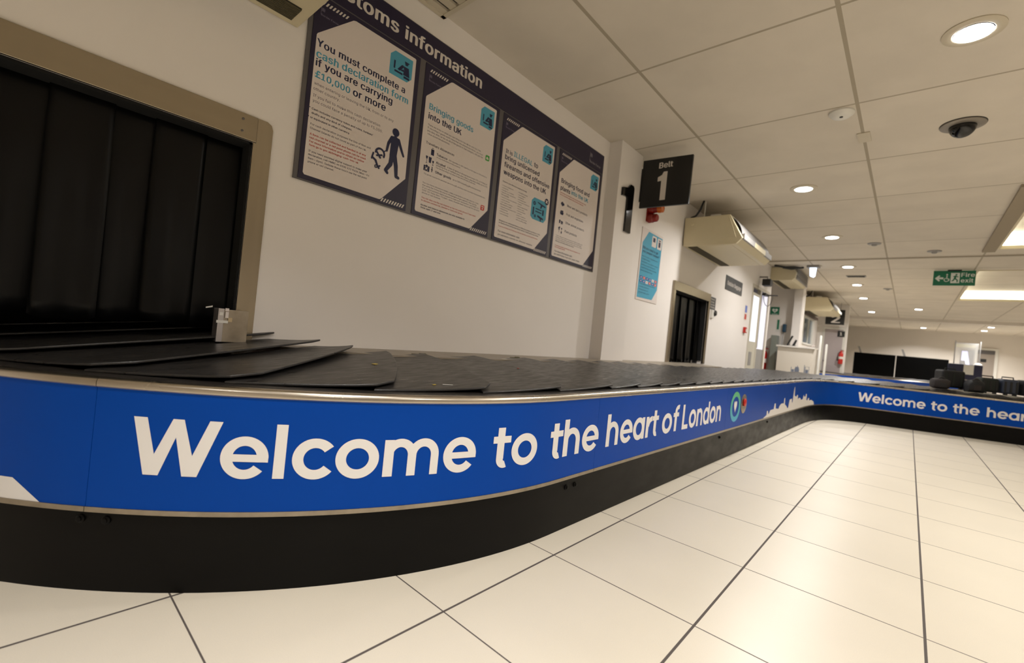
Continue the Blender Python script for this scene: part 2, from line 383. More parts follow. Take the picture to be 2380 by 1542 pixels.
for i, (x0, x1, za, zb) in enumerate((OPA, OPB)):
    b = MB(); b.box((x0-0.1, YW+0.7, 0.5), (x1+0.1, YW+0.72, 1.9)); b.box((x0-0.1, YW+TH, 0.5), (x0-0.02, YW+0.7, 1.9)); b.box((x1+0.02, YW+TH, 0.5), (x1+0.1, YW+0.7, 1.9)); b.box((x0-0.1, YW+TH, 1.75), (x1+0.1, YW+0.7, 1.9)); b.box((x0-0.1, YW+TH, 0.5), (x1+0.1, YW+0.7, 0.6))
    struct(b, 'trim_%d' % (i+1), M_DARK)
b = MB().box((22.0, -8.0, CE-0.1), (22.25, 2.56, CE)); struct(b, 'trim_3', M_WALLW)
b = MB().box((10.28, YR, CE-0.012), (10.36, 2.4, CE)); struct(b, 'trim_4', mat('beige_metal_trim', srgb(0.60, 0.56, 0.49), 0.7))
b = MB().box((6.62, -0.83, CE-0.03), (9.9, -0.69, CE-0.001)); struct(b, 'trim_5', mat('taupe_trim_board', srgb(0.56, 0.51, 0.43), 0.7))
# ================================================================== CAROUSEL
R0, CX, CY = 2.2, 1.77, 3.39
def make_path():
    pts = []
    for i in range(161):
        t = -3.30+(-pi/2+3.30)*i/160; pts.append(Vector((CX+R0*cos(t), CY+R0*sin(t))))
    for i in range(1, 80): x = 1.77+(7.9-1.77)*i/79; pts.append(Vector((x, 1.19-(x-1.77)*0.008)))
    A = pts[-1]; B = Vector((9.72, 0.42)); T1 = Vector((1, -.008)); T2 = Vector((.36, -1.0)).normalized()
    P1 = A+T1*1.15; P2 = B-T2*.55
    for i in range(1, 61): t = i/60; pts.append((1-t)**3*A+3*(1-t)**2*t*P1+3*(1-t)*t*t*P2+t**3*B)
    for i in range(1, 61): pts.append(B+T2*(0.12*i))
    return pts
PT = make_path(); SA = [0.0]
for i in range(1, len(PT)): SA.append(SA[-1]+(PT[i]-PT[i-1]).length)
# s is counted from t = -2.70, where the curb leaves the wall
S_OFF = R0*0.60
def pathat(s):
    s = max(0.0, min(SA[-1]-1e-4, s+S_OFF)); lo, hi = 0, len(SA)-1
    while hi-lo > 1:
        m = (lo+hi)//2
        if SA[m] <= s: lo = m
        else: hi = m
    t = (s-SA[lo])/(SA[hi]-SA[lo]); P = PT[lo].lerp(PT[hi], t)
    def nrm(i):
        a = PT[max(i-1, 0)]; c = PT[min(i+1, len(PT)-1)]; d = (c-a).normalized(); return Vector((d.y, -d.x))
    n = nrm(lo).lerp(nrm(hi), t).normalized()
    return P, n            # n points out to the hall
def FC(s, z, w): P, n = pathat(s); return (P.x+n.x*w, P.y+n.y*w, z)
def sweep(mb, s0, s1, prof, step=0.06, closed=True, F=FC):
    k = max(1, int((s1-s0)/step)); n = len(prof); vs = []; fs = []
    for i in range(k+1):
        s = s0+(s1-s0)*i/k
        for (w_, z_) in prof: vs.append(F(s, z_, w_))
    m = n if closed else n-1
    for i in range(k):
        for j in range(m): fs.append((i*n+j, i*n+(j+1) % n, (i+1)*n+(j+1) % n, (i+1)*n+j))
    if closed: fs += [tuple(range(n))[::-1], tuple(range(k*n, k*n+n))]
    mb.add(vs, fs); return mb
SEND = 17.6
car = thing('baggage_carousel', (1.77, 1.9, 0), 'long curving black-slatted baggage carousel with blue welcome panels', 'baggage carousel')
sweep(MB(), 0.0, SEND, [(-0.012, 0.0), (-0.03, 0.0), (-0.03, 0.255), (-0.012, 0.255)]).build('kickboard', M_SKIRT, car, smooth=True)
# black dado joint where one kickboard length laps over the next
seams = [0.0, 0.736, 2.79, 4.947, 7.10, 9.25, 11.4, 13.55, 15.7, SEND]
for a, c in zip(seams[:-1], seams[1:]):
    sweep(MB(), a+0.0008, c-0.0008, [(0.0, 0.262), (-0.012, 0.262), (-0.012, 0.640), (0.0, 0.640)]).build('fascia_panel', M_BLUE, car, smooth=True)
    sweep(MB(), a+0.001, c-0.001, [(0.004, 0.250), (-0.014, 0.250), (-0.014, 0.2655), (0.004, 0.2655)]).build('bottom_trim', M_STEELD, car, smooth=True)
    sweep(MB(), a+0.001, c-0.001, [(0.002, 0.634), (0.006, 0.638), (0.0065, 0.650), (0.003, 0.658), (-0.006, 0.663), (-0.016, 0.664), (-0.016, 0.655), (-0.004, 0.652), (-0.002, 0.634)]).build('top_rail', M_RAIL, car, smooth=True)
sweep(MB(), 0.0, SEND, [(-0.016, 0.6625), (-0.12, 0.6625), (-0.12, 0.64), (-0.016, 0.64)]).build('edge_deck', mat('dark_greasy_deck', srgb(0.22, 0.205, 0.19), 0.4, 0.5, var=0.2, vscale=20), car, smooth=True)
sweep(MB(), 0.0, SEND, [(-0.12, 0.62), (-0.90, 0.62), (-0.90, 0.60), (-0.12, 0.60)]).build('under_deck', M_DARK, car)
sweep(MB(), 9.0, SEND, [(-0.90, 0.0), (-0.915, 0.0), (-0.915, 0.68), (-0.90, 0.68)]).build('back_panel', M_SKIRT, car)
# steel deck between the belt and the wall (a part of the carousel)
led = MB(); vs = []; n = 60
ss = [1.0+(7.35-1.0)*i/n for i in range(n+1)]
for s in ss:
    x, y, z = FC(s, 0.745, -0.80); vs += [(x, y, 0.744), (x, YW-0.002 if not (3.885 < x < 4.337) else 2.263, 0.746), (x, y, 0.70)]
led.add(vs, [(3*i, 3*i+3, 3*i+4, 3*i+1) for i in range(n)]+[(3*i, 3*i+3, 3*i+5, 3*i+2) for i in range(n)])
led.build('wall_deck', M_LEDGE, car)
# slats
edges = [-.98, -.72, -.25, .22, .687, 1.135, 1.633, 2.10, 2.607, 3.11]
e = 3.11
while e < SEND-0.5:
    e += 0.335
    edges.append(e)
def inner_z(s):
    if s < 1.7: return 0.742+0.056*min(1.0, (1.7-s)/1.6)
    t = min(1, max(0, (s-4.5)/3.0)); return 0.742*(1-t)+0.716*t
def edge_pt(s, t, back=0.0):
    """point at t (0 outer, 1 inner) on the right-hand edge of the slat that ends at s"""
    sk = 0.10+max(0.0, min(0.62, (1.9-s)*0.42))
    if s > 7.6: sk = 0.10*max(0.3, 1-(s-7.6))
    so = s-back; a = FC(so, 0, -0.078); c = FC(so+sk, 0, -0.87)
    x = a[0]+(c[0]-a[0])*t; y = a[1]+(c[1]-a[1])*t
    bow = 0.028*sin(pi*t)       # a shallow crescent
    P, nn = pathat(so+sk*t); tx, ty = -nn.y, nn.x
    return (x+tx*bow, y+ty*bow)
NT, NS = 12, 5
for k in range(1, len(edges)):
    s0, s1 = edges[k-1], edges[k]; vs = []
    for side in (0, 1):
        for i in range(NT+1):
            t = i/NT
            R = edge_pt(s1, t); Lp = edge_pt(s0, t, 0.07)
            pull = 0.0
            if i == 0: pull = 0.035
            if i == NT: pull = 0.02
            for j in range(NS+1):
                q = j/NS; qq = q*(1-pull*(q**3)*3)
                x = Lp[0]+(R[0]-Lp[0])*qq; y = Lp[1]+(R[1]-Lp[1])*qq
                z = 0.676+(inner_z(s1)-0.676)*t+0.016*q*q+0.004*sin(pi*t) - (0.009 if side else 0) - 0.004*(1-q)
                if i == 0: z -= 0.002
                vs.append((x, y, z))
    n = (NT+1)*(NS+1); W = NS+1; fs = []
    for i in range(NT):
        for j in range(NS):
            a = i*W+j; fs.append((a, a+1, a+W+1, a+W)); fs.append((n+a, n+a+W, n+a+W+1, n+a+1))
    rim = [j for j in range(W)]+[i*W+NS for i in range(1, NT+1)]+[NT*W+j for j in range(NS-1, -1, -1)]+[i*W for i in range(NT-1, 0, -1)]
    for a, c in zip(rim, rim[1:]+rim[:1]): fs.append((a, c, n+c, n+a))
    MB().add(vs, fs).build('slat', M_RUBBER, car, smooth=True, bevel=0.0025)
# printing on the panels
WORDS = [('Welcome', .851, 1.972, .3755, .372, .178), ('to', 2.052, 2.302, .371, .369, .177), ('the', 2.389, 2.809, .368, .366, .176),
         ('heart', 2.890, 3.546, .3655, .363, .176), ('of', 3.605, 3.880, .3625, .362, .176), ('London', 3.947, 4.799, .361, .357, .178)]
for wd_ in WORDS: ribbon_text([wd_], .178, FC, 0.0012).build('lettering', M_WHITEV, car, tri=True)
k = 0.83; z = .366
W2 = [('Welcome', 10.49, 11.40, z, z, .150), ('to', 11.47, 11.675, z, z, .150), ('the', 11.745, 12.07, z, z, .150), ('heart', 12.155, 12.70, z, z, .150), ('of', 12.76, 12.98, z, z, .150), ('London', 13.04, 13.75, z, z, .150)]
for wd_ in W2[:4]: ribbon_text([wd_], .15, FC, 0.0012).build('lettering', M_WHITEV, car, tri=True)
SKY = [(6.303, .270), (6.431, .293), (6.433, .338), (6.478, .338), (6.504, .299), (6.537, .303), (6.587, .339), (6.757, .342), (6.778, .405), (6.835, .405), (6.853, .342), (6.954, .334), (6.994, .328), (7.054, .365), (7.122, .385), (7.227, .387), (7.275, .38), (7.29, .449), (7.33, .449), (7.345, .368), (7.457, .338), (7.514, .307), (7.569, .313), (7.622, .416), (7.755, .423), (7.784, .364), (7.82, .375), (7.850, .521), (7.885, .578), (7.90, .578), (7.93, .459), (8.05, .435), (8.10, .46), (8.156, .459), (8.17, .399), (8.282, .414), (8.376, .403), (8.407, .378), (8.55, .382), (8.594, .44), (8.62, .44), (8.65, .415), (8.75, .415), (8.785, .451), (8.84, .449), (8.845, .36), (8.905, .346), (8.967, .387), (9.03, .378), (9.04, .341), (9.163, .348), (9.306, .318), (9.34, .270)]
def skyline(off, name='skyline_graphic'):
    m_ = MB()
    for (a, za), (c, zc) in zip(SKY[:-1], SKY[1:]):
        q = max(1, int((c-a)/0.06))
        for i in range(q):
            t0, t1 = i/q, (i+1)/q; sa, sb = a+(c-a)*t0, a+(c-a)*t1
            m_.add([(sa+off, .2656, .0012), (sb+off, .2656, .0012), (sb+off, za+(zc-za)*t1, .0012), (sa+off, za+(zc-za)*t0, .0012)], [(0, 1, 2, 3)], FC)
    # the ferris wheel is a thin printed hoop
    MB().ringflat((7.45+off, .455), .105, .100, .0012, FC, n=48, ry=.075, riy=.072).build('wheel_graphic', mat('pale_blue_ink', srgb(.16, .34, .68), .5), car)
    return m_.build(name, M_WHITEV, car)
skyline(0)
m_ = MB()
for a, c in ((0.30, 0.40), (0.40, 0.505)): m_.add([(a, .2656, .0012), (c, .2656, .0012), (c, .331, .0012), (a, .331, .0012)], [(0, 1, 2, 3)], FC)
m_.add([(.505, .2656, .0012), (.598, .2656, .0012), (.505, .331, .0012)], [(0, 1, 2)], FC)
m_.build('skyline_graphic', M_WHITEV, car)
# round green to blue ring with a heart, and the emergency stop beside it
M_RING = bpy.data.materials.new('green_to_blue_ring_ink'); M_RING.use_nodes = True
_n = M_RING.node_tree; _g = _n.nodes.new('ShaderNodeNewGeometry'); _s = _n.nodes.new('ShaderNodeSeparateXYZ'); _r = _n.nodes.new('ShaderNodeMapRange'); _c = _n.nodes.new('ShaderNodeValToRGB')
_n.links.new(_g.outputs['Position'], _s.inputs[0]); _n.links.new(_s.outputs[2], _r.inputs[0]); _r.inputs[1].default_value = .33; _r.inputs[2].default_value = .58
_n.links.new(_r.outputs[0], _c.inputs[0]); _c.color_ramp.elements[0].color = srgb(.25, .64, .78); _c.color_ramp.elements[1].color = srgb(.36, .70, .47); _n.links.new(_c.outputs[0], _n.nodes['Principled BSDF'].inputs['Base Color'])
MB().ringflat((5.21, .455), .152, .103, .0014, FC, n=64, ry=.139, riy=.093).build('ring_logo', M_RING, car)
hp = [(0.06*16*sin(t)**3/16, 0.06*(13*cos(t)-5*cos(2*t)-2*cos(3*t)-cos(4*t))/15) for t in [2*pi*i/40 for i in range(40)]]
MB().flat([(5.205+x*0.75, .462+y*0.95) for x, y in hp], .0014, FC).build('heart_logo', M_WHITEV, car, tri=True)
P, nn = pathat(5.47); ebase = (P.x, P.y, .47)
def lathe_out(prof, s, z, n=36):
    m_ = MB(); vs = []
    for (r, hh) in prof:
        for i in range(n): a = 2*pi*i/n; vs.append(FC(s+r*cos(a), z+r*sin(a), hh))
    fs = [(j*n+i, j*n+(i+1) % n, (j+1)*n+(i+1) % n, (j+1)*n+i) for j in range(len(prof)-1) for i in range(n)]+[tuple(range((len(prof)-1)*n, len(prof)*n))]
    return m_.add(vs, fs)
eb = lathe_out([(.092, 0.0), (.092, .004), (.086, .006), (.05, .006)], 5.47, .47).build('emergency_stop', M_STEELD, car, smooth=True)
lathe_out([(.024, .006), (.036, .010), (.038, .018), (.032, .024), (.012, .027)], 5.45, .485).build('stop_button', M_REDP, eb, smooth=True)
for s in (.717, .793, 2.572, 2.648, 4.87, 6.55):
    lathe_out([(.013, -.012), (.013, -.008), (.008, -.006), (.008, -.001), (.003, .0)], s, .222 if s < 1 else .205, 16).build('bolt', M_SKIRT, car, smooth=True)

# ================================================================== BAGGAGE OPENINGS
def curtain(x0, x1, z1, z0, y, label, n, seed, gaps=()):
    random.seed(seed)
    t = thing('strip_curtain', ((x0+x1)/2, y, z0), label, 'strip curtain')
    MB().box((x0, y-0.005, z1), (x1, y+0.03, z1+0.06)).build('hanging_rail', M_DARK, t)
    wd = (x1-x0)/n
    for i in range(n):
        a = x0+i*wd-0.012; c = a+wd+0.03; front = (i % 2)
        bot = z0+random.uniform(0.0, 0.02); m_ = MB(); NV = 14; NU = 8; vs = []; amp = random.uniform(.006, .018); ph = random.uniform(0, 6)
        for j in range(NV+1):
            v = j/NV
            for q in range(NU+1):
                u = q/NU; x = a+(c-a)*u; zz = z1+0.03+(bot-z1-0.03)*v
                if j == NV and q in (0, NU): zz += 0.015
                if i == n-2 and j == NV: zz += 0.03*(1-u)
                yy = y-0.012*front-v*amp*(cos(u*pi*2+ph)+0.3*sin(v*5+ph))-0.016*v*front
                vs.append((x, yy, zz))
        W = NU+1
        m_.add(vs, [(j*W+q, j*W+q+1, (j+1)*W+q+1, (j+1)*W+q) for j in range(NV) for q in range(NU)])
        o = m_.build('curtain_strip', M_CURT, t, smooth=True); md = o.modifiers.new('thickness', 'SOLIDIFY'); md.thickness = 0.004; md.offset = 1
    random.seed(seed+50)
    return t
curtain(-0.74, 0.70, 1.70, 0.80, YW+0.10, 'black overlapping rubber strip curtain in the near baggage opening', 9, 3)
curtain(5.85, 7.11, 1.70, 0.74, YW+0.10, 'black rubber strip curtain in the far baggage opening past the blue poster', 8, 5)
# frames
t = thing('opening_frame', (0.0, YW, 0.75), 'brushed steel frame around the near baggage opening', 'frame')
FF = FW(YW)
MB().box((-0.95, 1.702, 0.0), (0.728, 1.818, 0.014), FF).build('header_plate', M_STEEL, t, bevel=0.002)
pl = [(0.717, .748), (.798, .748), (.798, 1.785), (.790, 1.808), (.770, 1.818), (.7295, 1.818), (.7295, 1.70), (.717, 1.70)]
MB().prism(pl, 0.0, .010, FF).build('jamb_plate', M_STEELV, t)
MB().prism([(-.85, .748), (-.78, .748), (-.78, 1.70), (-.85, 1.70)], 0.0, .010, FF).build('jamb_plate', M_STEELV, t)
MB().box((.706, YW+.001, .80), (.7165, YW+.155, 1.70)).build('reveal_lining', M_DARK, t); MB().box((-.775, YW+.001, 1.690), (.7165, YW+.155, 1.7015)).build('soffit_lining', M_DARK, t)
for (x, z) in ((.665, 1.79), (.665, 1.735), (-.7, 1.79), (-.7, 1.735)):
    MB().lathe([(.006, 0), (.005, -.004), (.002, -.005)], (x, YW-.014, z), 12, 'y').build('screw', M_GREYR, t)
t = thing('opening_frame', (6.47, YW, 0.745), 'steel frame around the far baggage opening past the blue poster', 'frame')
MB().box((5.76, 1.705, 0), (7.20, 1.825, .03), FF).build('header_plate', M_STEEL, t, bevel=.002)
MB().box((5.76, .74, 0), (5.83, 1.704, .03), FF).build('jamb_plate', M_STEELV, t, bevel=.002)
MB().box((5.835, YW+.001, 1.698), (7.115, YW+.155, 1.709)).build('soffit_lining', M_DARK, t); MB().box((7.109, YW+.001, .78), (7.119, YW+.155, 1.70)).build('reveal_lining', M_DARK, t); MB().box((7.12, .74, 0), (7.20, 1.704, .03), FF).build('jamb_plate', M_STEELV, t, bevel=.002)
# steel guard box at the corner of the opening with torn baggage tags
t = thing('guard_bracket', (.69, 2.35, .752), 'small folded steel guard box stuck with torn white tags at opening corner', 'bracket')
MB().box((.650, 2.325, .752), (.752, 2.388, .900)).build('guard_box', M_STEELD, t, bevel=.002)
MB().box((.627, 2.322, .752), (.651, 2.39, .903)).build('flange', mat('bright_folded_steel', srgb(.72, .70, .70), .35, .8), t, bevel=.0015)
fb = FW(2.3215)
for (x0, z0, x1, z1, m_) in ((.622, .838, .668, .850, M_WPL), (.655, .862, .668, .890, M_PAPER), (.668, .845, .684, .864, mat('kraft_tag', srgb(.72, .64, .5), .6)), (.653, .893, .668, .906, M_PAPER), (.632, .872, .646, .886, M_WPL)):
    MB().box((x0, z0, 0), (x1, z1, .0015), fb).build('baggage_tag', m_, t)
cs = [((.083, 1.158), (.109, 1.158), (.110, 1.170), (.083, 1.172))]
o = MB().prism([(.080, 1.157), (.105, 1.156), (.108, 1.166), (.104, 1.171), (.080, 1.171)], 0, .002, FW(YW+.07)).build('tag_scrap', M_WPL)
tag(o, 'small white scrap of tag stuck high on the near curtain', 'tag scrap')
o = MB().prism([(.592, .898), (.618, .905), (.618, .912), (.592, .904)], 0, .002, FW(YW-.02)).build('tag_scrap', M_WPL)
tag(o, 'white scrap of tag beside the steel guard box', 'tag scrap')

# ================================================================== CUSTOMS NOTICE BOARD
FB = FW(YW-.012)
board = thing('information_board', (2.34, YW, 1.60), 'large navy customs information board with four posters on the long wall', 'notice board')
MB().box((.908, 1.597, 0), (3.785, 2.742, -.010), FW(YW-.012)).build('backing_board', M_GREYR, board, bevel=.002)
MB().box((.93, 2.562, 0), (3.77, 2.735, .003), FB).build('header_panel', M_NAVY, board)
_, _, _a, _b = text2d('information', .022); _k = (2.094-1.461)/(_b-_a); _, _, _a, _b = text2d('Customs', .022)
parts_text(board, 'header_lettering', M_LETTER, [('Customs', 1.409-_k*(_b-_a), 1.409, 2.608, .026, .078), ('information', 1.461, 2.094, 2.608, .026, .078)], FB, .0045)
def crest(m_, x, z, s):
    """small crest and rule of the border service, simplified"""
    for i in range(3): m_.box((x+.012*s*i, z+.02*s, 0), (x+.012*s*i+.006*s, z+.05*s+.006*s*(i == 1), .0003), lambda u, v, w: FB(u, v, w+.0042))
    m_.box((x-.008*s, z-.02*s, 0), (x-.005*s, z+.06*s, .0003), lambda u, v, w: FB(u, v, w+.0042))
g = MB(); text(g, 'Border Force', 3.530, 3.72, 2.598, FB, .0045, .006, cap=.022); crest(g, 3.535, 2.632, 1.0); g.build('header_emblem', mat('pale_grey_ink', srgb(.62, .60, .62), .5), board)
M_MUTED = mat('muted_emblem_ink', srgb(.50, .47, .55), .5)
B = .022
def poster(x0, x1, texts, icons):
    p = MB().box((x0, 1.605, 0), (x1, 2.553, .004), FB).build('poster', M_NAVY, board)
    a, c = x0+.022, x1-.028
    oct_ = [(a+.008, 1.628), (x1-.185, 1.626), (x1-.175, 1.632), (c+.003, 1.797), (c+.003, 1.81), (c-.004, 2.526), (c-.012, 2.530), (a+.20, 2.530), (a+.185, 2.525), (a+.004, 2.355), (a, 2.345), (a, 1.638)]
    MB().flat(oct_, .0046, FB).build('white_panel', M_PAPER, p, tri=True)
    s_ = MB()
    for i in range(9):
        u = a+.012+i*.018
        if u < a+.15: s_.flat([(u, 2.510), (u+.009, 2.510), (u+.021, 2.530), (u+.012, 2.530)], .0046, FB)
        u = x1-.178+i*.018
        if u < x1-.03: s_.flat([(u, 1.618), (u+.009, 1.618), (u+.021, 1.640), (u+.012, 1.640)], .0046, FB)
    s_.build('hazard_stripes', M_LETTER, p)
    e_ = MB(); text(e_, 'Border Force', a+.012, a+.105, 2.452, FB, .0046, .004, cap=.010); crest(e_, a+.014, 2.466, .5); e_.build('emblem', M_MUTED, p)
    # turquoise badge with the customs officer bent over a case
    bx0, bx1 = x1-.205 if x0 > 1.3 else 1.376, x1-.055 if x0 > 1.3 else 1.530
    k = (bx1-bx0)/.154
    if x0 > 1.3: bx0, bx1 = c-.155, c-.022
    zc = 2.435; hh = .072; w_ = bx1-bx0; ch = .03
    MB().flat([(bx0, zc-hh), (bx1-ch, zc-hh), (bx1, zc-hh+ch), (bx1, zc+hh), (bx0+ch, zc+hh), (bx0, zc+hh-ch)], .0049, FB).build('badge', M_CYAN, p)
    i_ = MB(); q = lambda u, v: (bx0+u*w_, zc+(v-.5)*2*hh)
    i_.flat([q(.63, .80), q(.86, .80), q(.80, .73), q(.78, .66), q(.68, .64), q(.65, .73)], .0052, FB)
    i_.flat([q(.58, .58), q(.84, .58), q(.90, .22), q(.60, .22), q(.64, .42)], .0052, FB)
    i_.flat([q(.34, .33), q(.44, .30), q(.60, .50), q(.58, .60), q(.52, .58)], .0052, FB)
    i_.flat([q(.44, .36), q(.50, .33), q(.66, .34), q(.62, .44)], .0052, FB)
    i_.flat([q(.17, .30), q(.24, .30), q(.24, .62), q(.17, .62)], .0052, FB)
    i_.flat([q(.22, .18), q(.58, .18), q(.58, .26), q(.22, .26)], .0052, FB)
    i_.flat([q(.64, .10), q(.90, .10), q(.90, .19), q(.64, .19)], .0052, FB)
    i_.build('officer_pictogram', M_INK, p, tri=True)
    mats = {'n': M_INK, 'c': M_CYAN, 'r': M_RED, 'k': mat('dark_grey_ink', srgb(.28, .28, .34), .5)}
    for key in 'ncrk':
        paras = []
        for L_ in texts:
            if L_[4] != key or L_[5] >= B*.7: continue
            q = paras[-1][-1] if paras else None
            if q and abs(q[1]-L_[1]) < .11 and abs(q[3]-L_[3]) < .030: paras[-1].append(L_)
            else: paras.append([L_])
        for pa in paras:
            m_ = MB()
            for (body, u0, u1, v, col, bold) in pa: text(m_, body, u0, u1, v, FB, .0050, bold)
            m_.build('printed_text', mats[key], p)
    for (body, u0, u1, v, col, bold) in texts:
        if bold >= B*.7: headline(body, u0, u1, v, FB, .0050, bold).build('headline', mats[col], p)
    return p
B, Lt = .022, .004
T1 = [('You must complete a', .958, 1.493, 2.293, 'n', B), ('cash', .961, 1.078, 2.236, 'c', B), ("declaration form", 1.100, 1.521, 2.240, 'c', B), ('if you are carrying', .962, 1.416, 2.192, 'n', B),
      ('£10,000', .963, 1.155, 2.134, 'c', B), ('or more', 1.175, 1.377, 2.135, 'n', B), ('when entering or leaving the UK, from or to any', .964, 1.438, 2.096, 'k', .002), ('other country.', .963, 1.105, 2.068, 'k', .002),
      ('If you fail to make this cash declaration', .965, 1.355, 2.034, 'k', .002), ('you could face a penalty of up to £5,000.', .965, 1.375, 2.007, 'k', .002),
      ("* Cash includes currency notes and coins, bankers'", .952, 1.316, 1.966, 'n', .014), ('drafts and any kind of cheques.', .966, 1.190, 1.944, 'n', .014), ('† or equivalent in other currency.', .950, 1.180, 1.920, 'n', .014),
      ('For cash declaration purposes the Isle of Man and', .966, 1.310, 1.888, 'k', .008), ('Channel Islands do not count as part of the UK.', .966, 1.285, 1.867, 'k', .008),
      ('A form can be collected and handed in at any', .968, 1.286, 1.837, 'r', .016), ('red channel or a red point phone can be used.', .968, 1.290, 1.818, 'r', .016), ('For more information and to obtain an online', .969, 1.278, 1.799, 'r', .016), ('form go to gov.uk/bringing-cash-into-uk', .970, 1.245, 1.781, 'r', .016),
      ('If you need assisted digital support to make your', .970, 1.303, 1.750, 'n', .006), ('declaration, call HMRC on 0300 322 9434 (Mon – Fri', .970, 1.318, 1.732, 'n', .010), ('8am – 6pm). Outside these hours use the red point', .971, 1.306, 1.713, 'n', .006), ('phone or red channel.', .972, 1.112, 1.695, 'n', .006)]
p1 = poster(.930, 1.583, T1, None)
# the walking figure pulling a pound-sign trolley
g = MB(); W_ = .0052
g.ringflat((1.462, 2.044), .024, 0, W_, FB, n=24)
def limb(m_, pts, r):
    for (a, c, ra, rb) in zip(pts[:-1], pts[1:], r[:-1], r[1:]):
        d = Vector((c[0]-a[0], c[1]-a[1])).normalized(); n_ = Vector((-d.y, d.x))
        m_.flat([(a[0]+n_.x*ra, a[1]+n_.y*ra), (a[0]-n_.x*ra, a[1]-n_.y*ra), (c[0]-n_.x*rb, c[1]-n_.y*rb), (c[0]+n_.x*rb, c[1]+n_.y*rb)], W_, FB)
    for p_, r_ in zip(pts, r): m_.ringflat(p_, r_, 0, W_, FB, n=14)
limb(g, [(1.463, 1.995), (1.458, 1.90)], [.027, .024])
limb(g, [(1.468, 1.905), (1.484, 1.850), (1.492, 1.790), (1.508, 1.786)], [.016, .014, .011, .009])
limb(g, [(1.452, 1.905), (1.446, 1.850), (1.418, 1.805), (1.430, 1.793)], [.016, .014, .011, .009])
limb(g, [(1.485, 2.005), (1.506, 1.965), (1.528, 1.925)], [.011, .009, .007])
limb(g, [(1.440, 2.005), (1.420, 1.965), (1.413, 1.918)], [.011, .009, .007])
limb(g, [(1.413, 1.918), (1.395, 1.905)], [.003, .003])
g.ringflat((1.372, 1.885), .034, .022, W_, FB, a0=-0.6, a1=3.3, n=40)
limb(g, [(1.345, 1.895), (1.375, 1.862)], [.006, .006]); limb(g, [(1.352, 1.868), (1.385, 1.880)], [.005, .005]); limb(g, [(1.325, 1.850), (1.348, 1.838), (1.366, 1.805), (1.378, 1.815)], [.006, .007, .006, .005])
limb(g, [(1.322, 1.842), (1.330, 1.875)], [.005, .005]); g.ringflat((1.354, 1.805), .010, .004, W_, FB, n=20); g.ringflat((1.372, 1.800), .006, .0, W_, FB, n=20)
g.build('traveller_pictogram', M_INK, p1, tri=True)
T2 = [('Bringing goods', 1.681, 2.060, 2.284, 'c', B), ('into the UK', 1.681, 1.960, 2.224, 'n', B), ('There are limits on what you can bring into the UK tax and duty free.', 1.683, 2.155, 2.182, 'k', .0), ('If you bring in goods worth more than the allowances below, you must', 1.683, 2.175, 2.163, 'k', 0),
      ('pay duty and / or tax on all of the goods in that category, not just the', 1.684, 2.176, 2.144, 'k', 0), ('value above the allowance.', 1.685, 1.87, 2.125, 'k', 0), ('Travellers Allowances', 1.683, 1.917, 2.066, 'n', .008),
      ('Tobacco', 1.774, 1.862, 2.020, 'n', .014), ('200 cigarettes or 100 cigarillos or 50 cigars or 250g tobacco', 1.876, 2.235, 2.022, 'k', 0), ('or any combination of these products', 1.776, 1.98, 2.006, 'k', 0),
      ('Alcohol', 1.775, 1.853, 1.968, 'n', .014), ('4 litres of spirits or strong liqueurs over 22%, or 9 litres of', 1.868, 2.245, 1.972, 'k', 0), ('sparkling wine, or fortified wine, port, sherry, and other drinks up to 22%', 1.776, 2.25, 1.955, 'k', 0), ('You can also bring in 42 litres of beer and 18 litres of still wine', 1.776, 2.13, 1.940, 'k', 0),
      ('Other goods', 1.776, 1.909, 1.906, 'n', .014), ('up to £390 including gifts and souvenirs', 1.925, 2.19, 1.908, 'k', 0), ('The goods must be for personal use or as a gift, and they must have been transported by you.', 1.687, 2.24, 1.873, 'k', 0),
      ('You can check allowance details, make a declaration and pay any tax / duty', 1.686, 2.180, 1.815, 'k', .002), ('due using the Online Service for Passengers at gov.uk/duty-free-goods.', 1.687, 2.165, 1.799, 'n', .002), ('If you need assisted digital support to make your declaration, call HMRC on', 1.688, 2.185, 1.783, 'k', .002), ('0300 322 9434 (Mon – Fri 8am – 6pm). Outside these hours use the red point', 1.689, 2.195, 1.767, 'n', .003), ('phone or red channel.', 1.690, 1.84, 1.751, 'k', .002),
      ('You can also use the red channel or the red point phone if you need', 1.689, 2.163, 1.720, 'r', .008), ('to declare commercial, banned or restricted goods.', 1.689, 2.045, 1.703, 'r', .008), ('Alcohol and tobacco allowances are only available to', 1.688, 2.063, 1.673, 'n', .012), ('those aged 17 and over.', 1.690, 1.855, 1.657, 'n', .012)]
p2 = poster(1.626, 2.300, T2, None)
g = MB()
g.box((1.728, 2.008, 0), (1.752, 2.046, .0003), lambda u, v, w: FB(u, v, w+.005)); g.ringflat((1.740, 2.048), .008, .005, .0052, FB, a0=0, a1=pi, n=20)
for (a, z0, z1, wd) in ((1.694, 1.975, 1.992, .014), (1.718, 1.955, 1.992, .020), (1.746, 1.962, 1.976, .012)): g.flat([(a, z0), (a+wd*.8, z0), (a+wd, z1), (a-wd*.2, z1)], .0052, FB)
for a in (1.700, 1.751): g.box((a-.0015, 1.948, 0), (a+.0015, 1.975, .0003), lambda u, v, w: FB(u, v, w+.005)); g.box((a-.006, 1.946, 0), (a+.006, 1.949, .0003), lambda u, v, w: FB(u, v, w+.005))
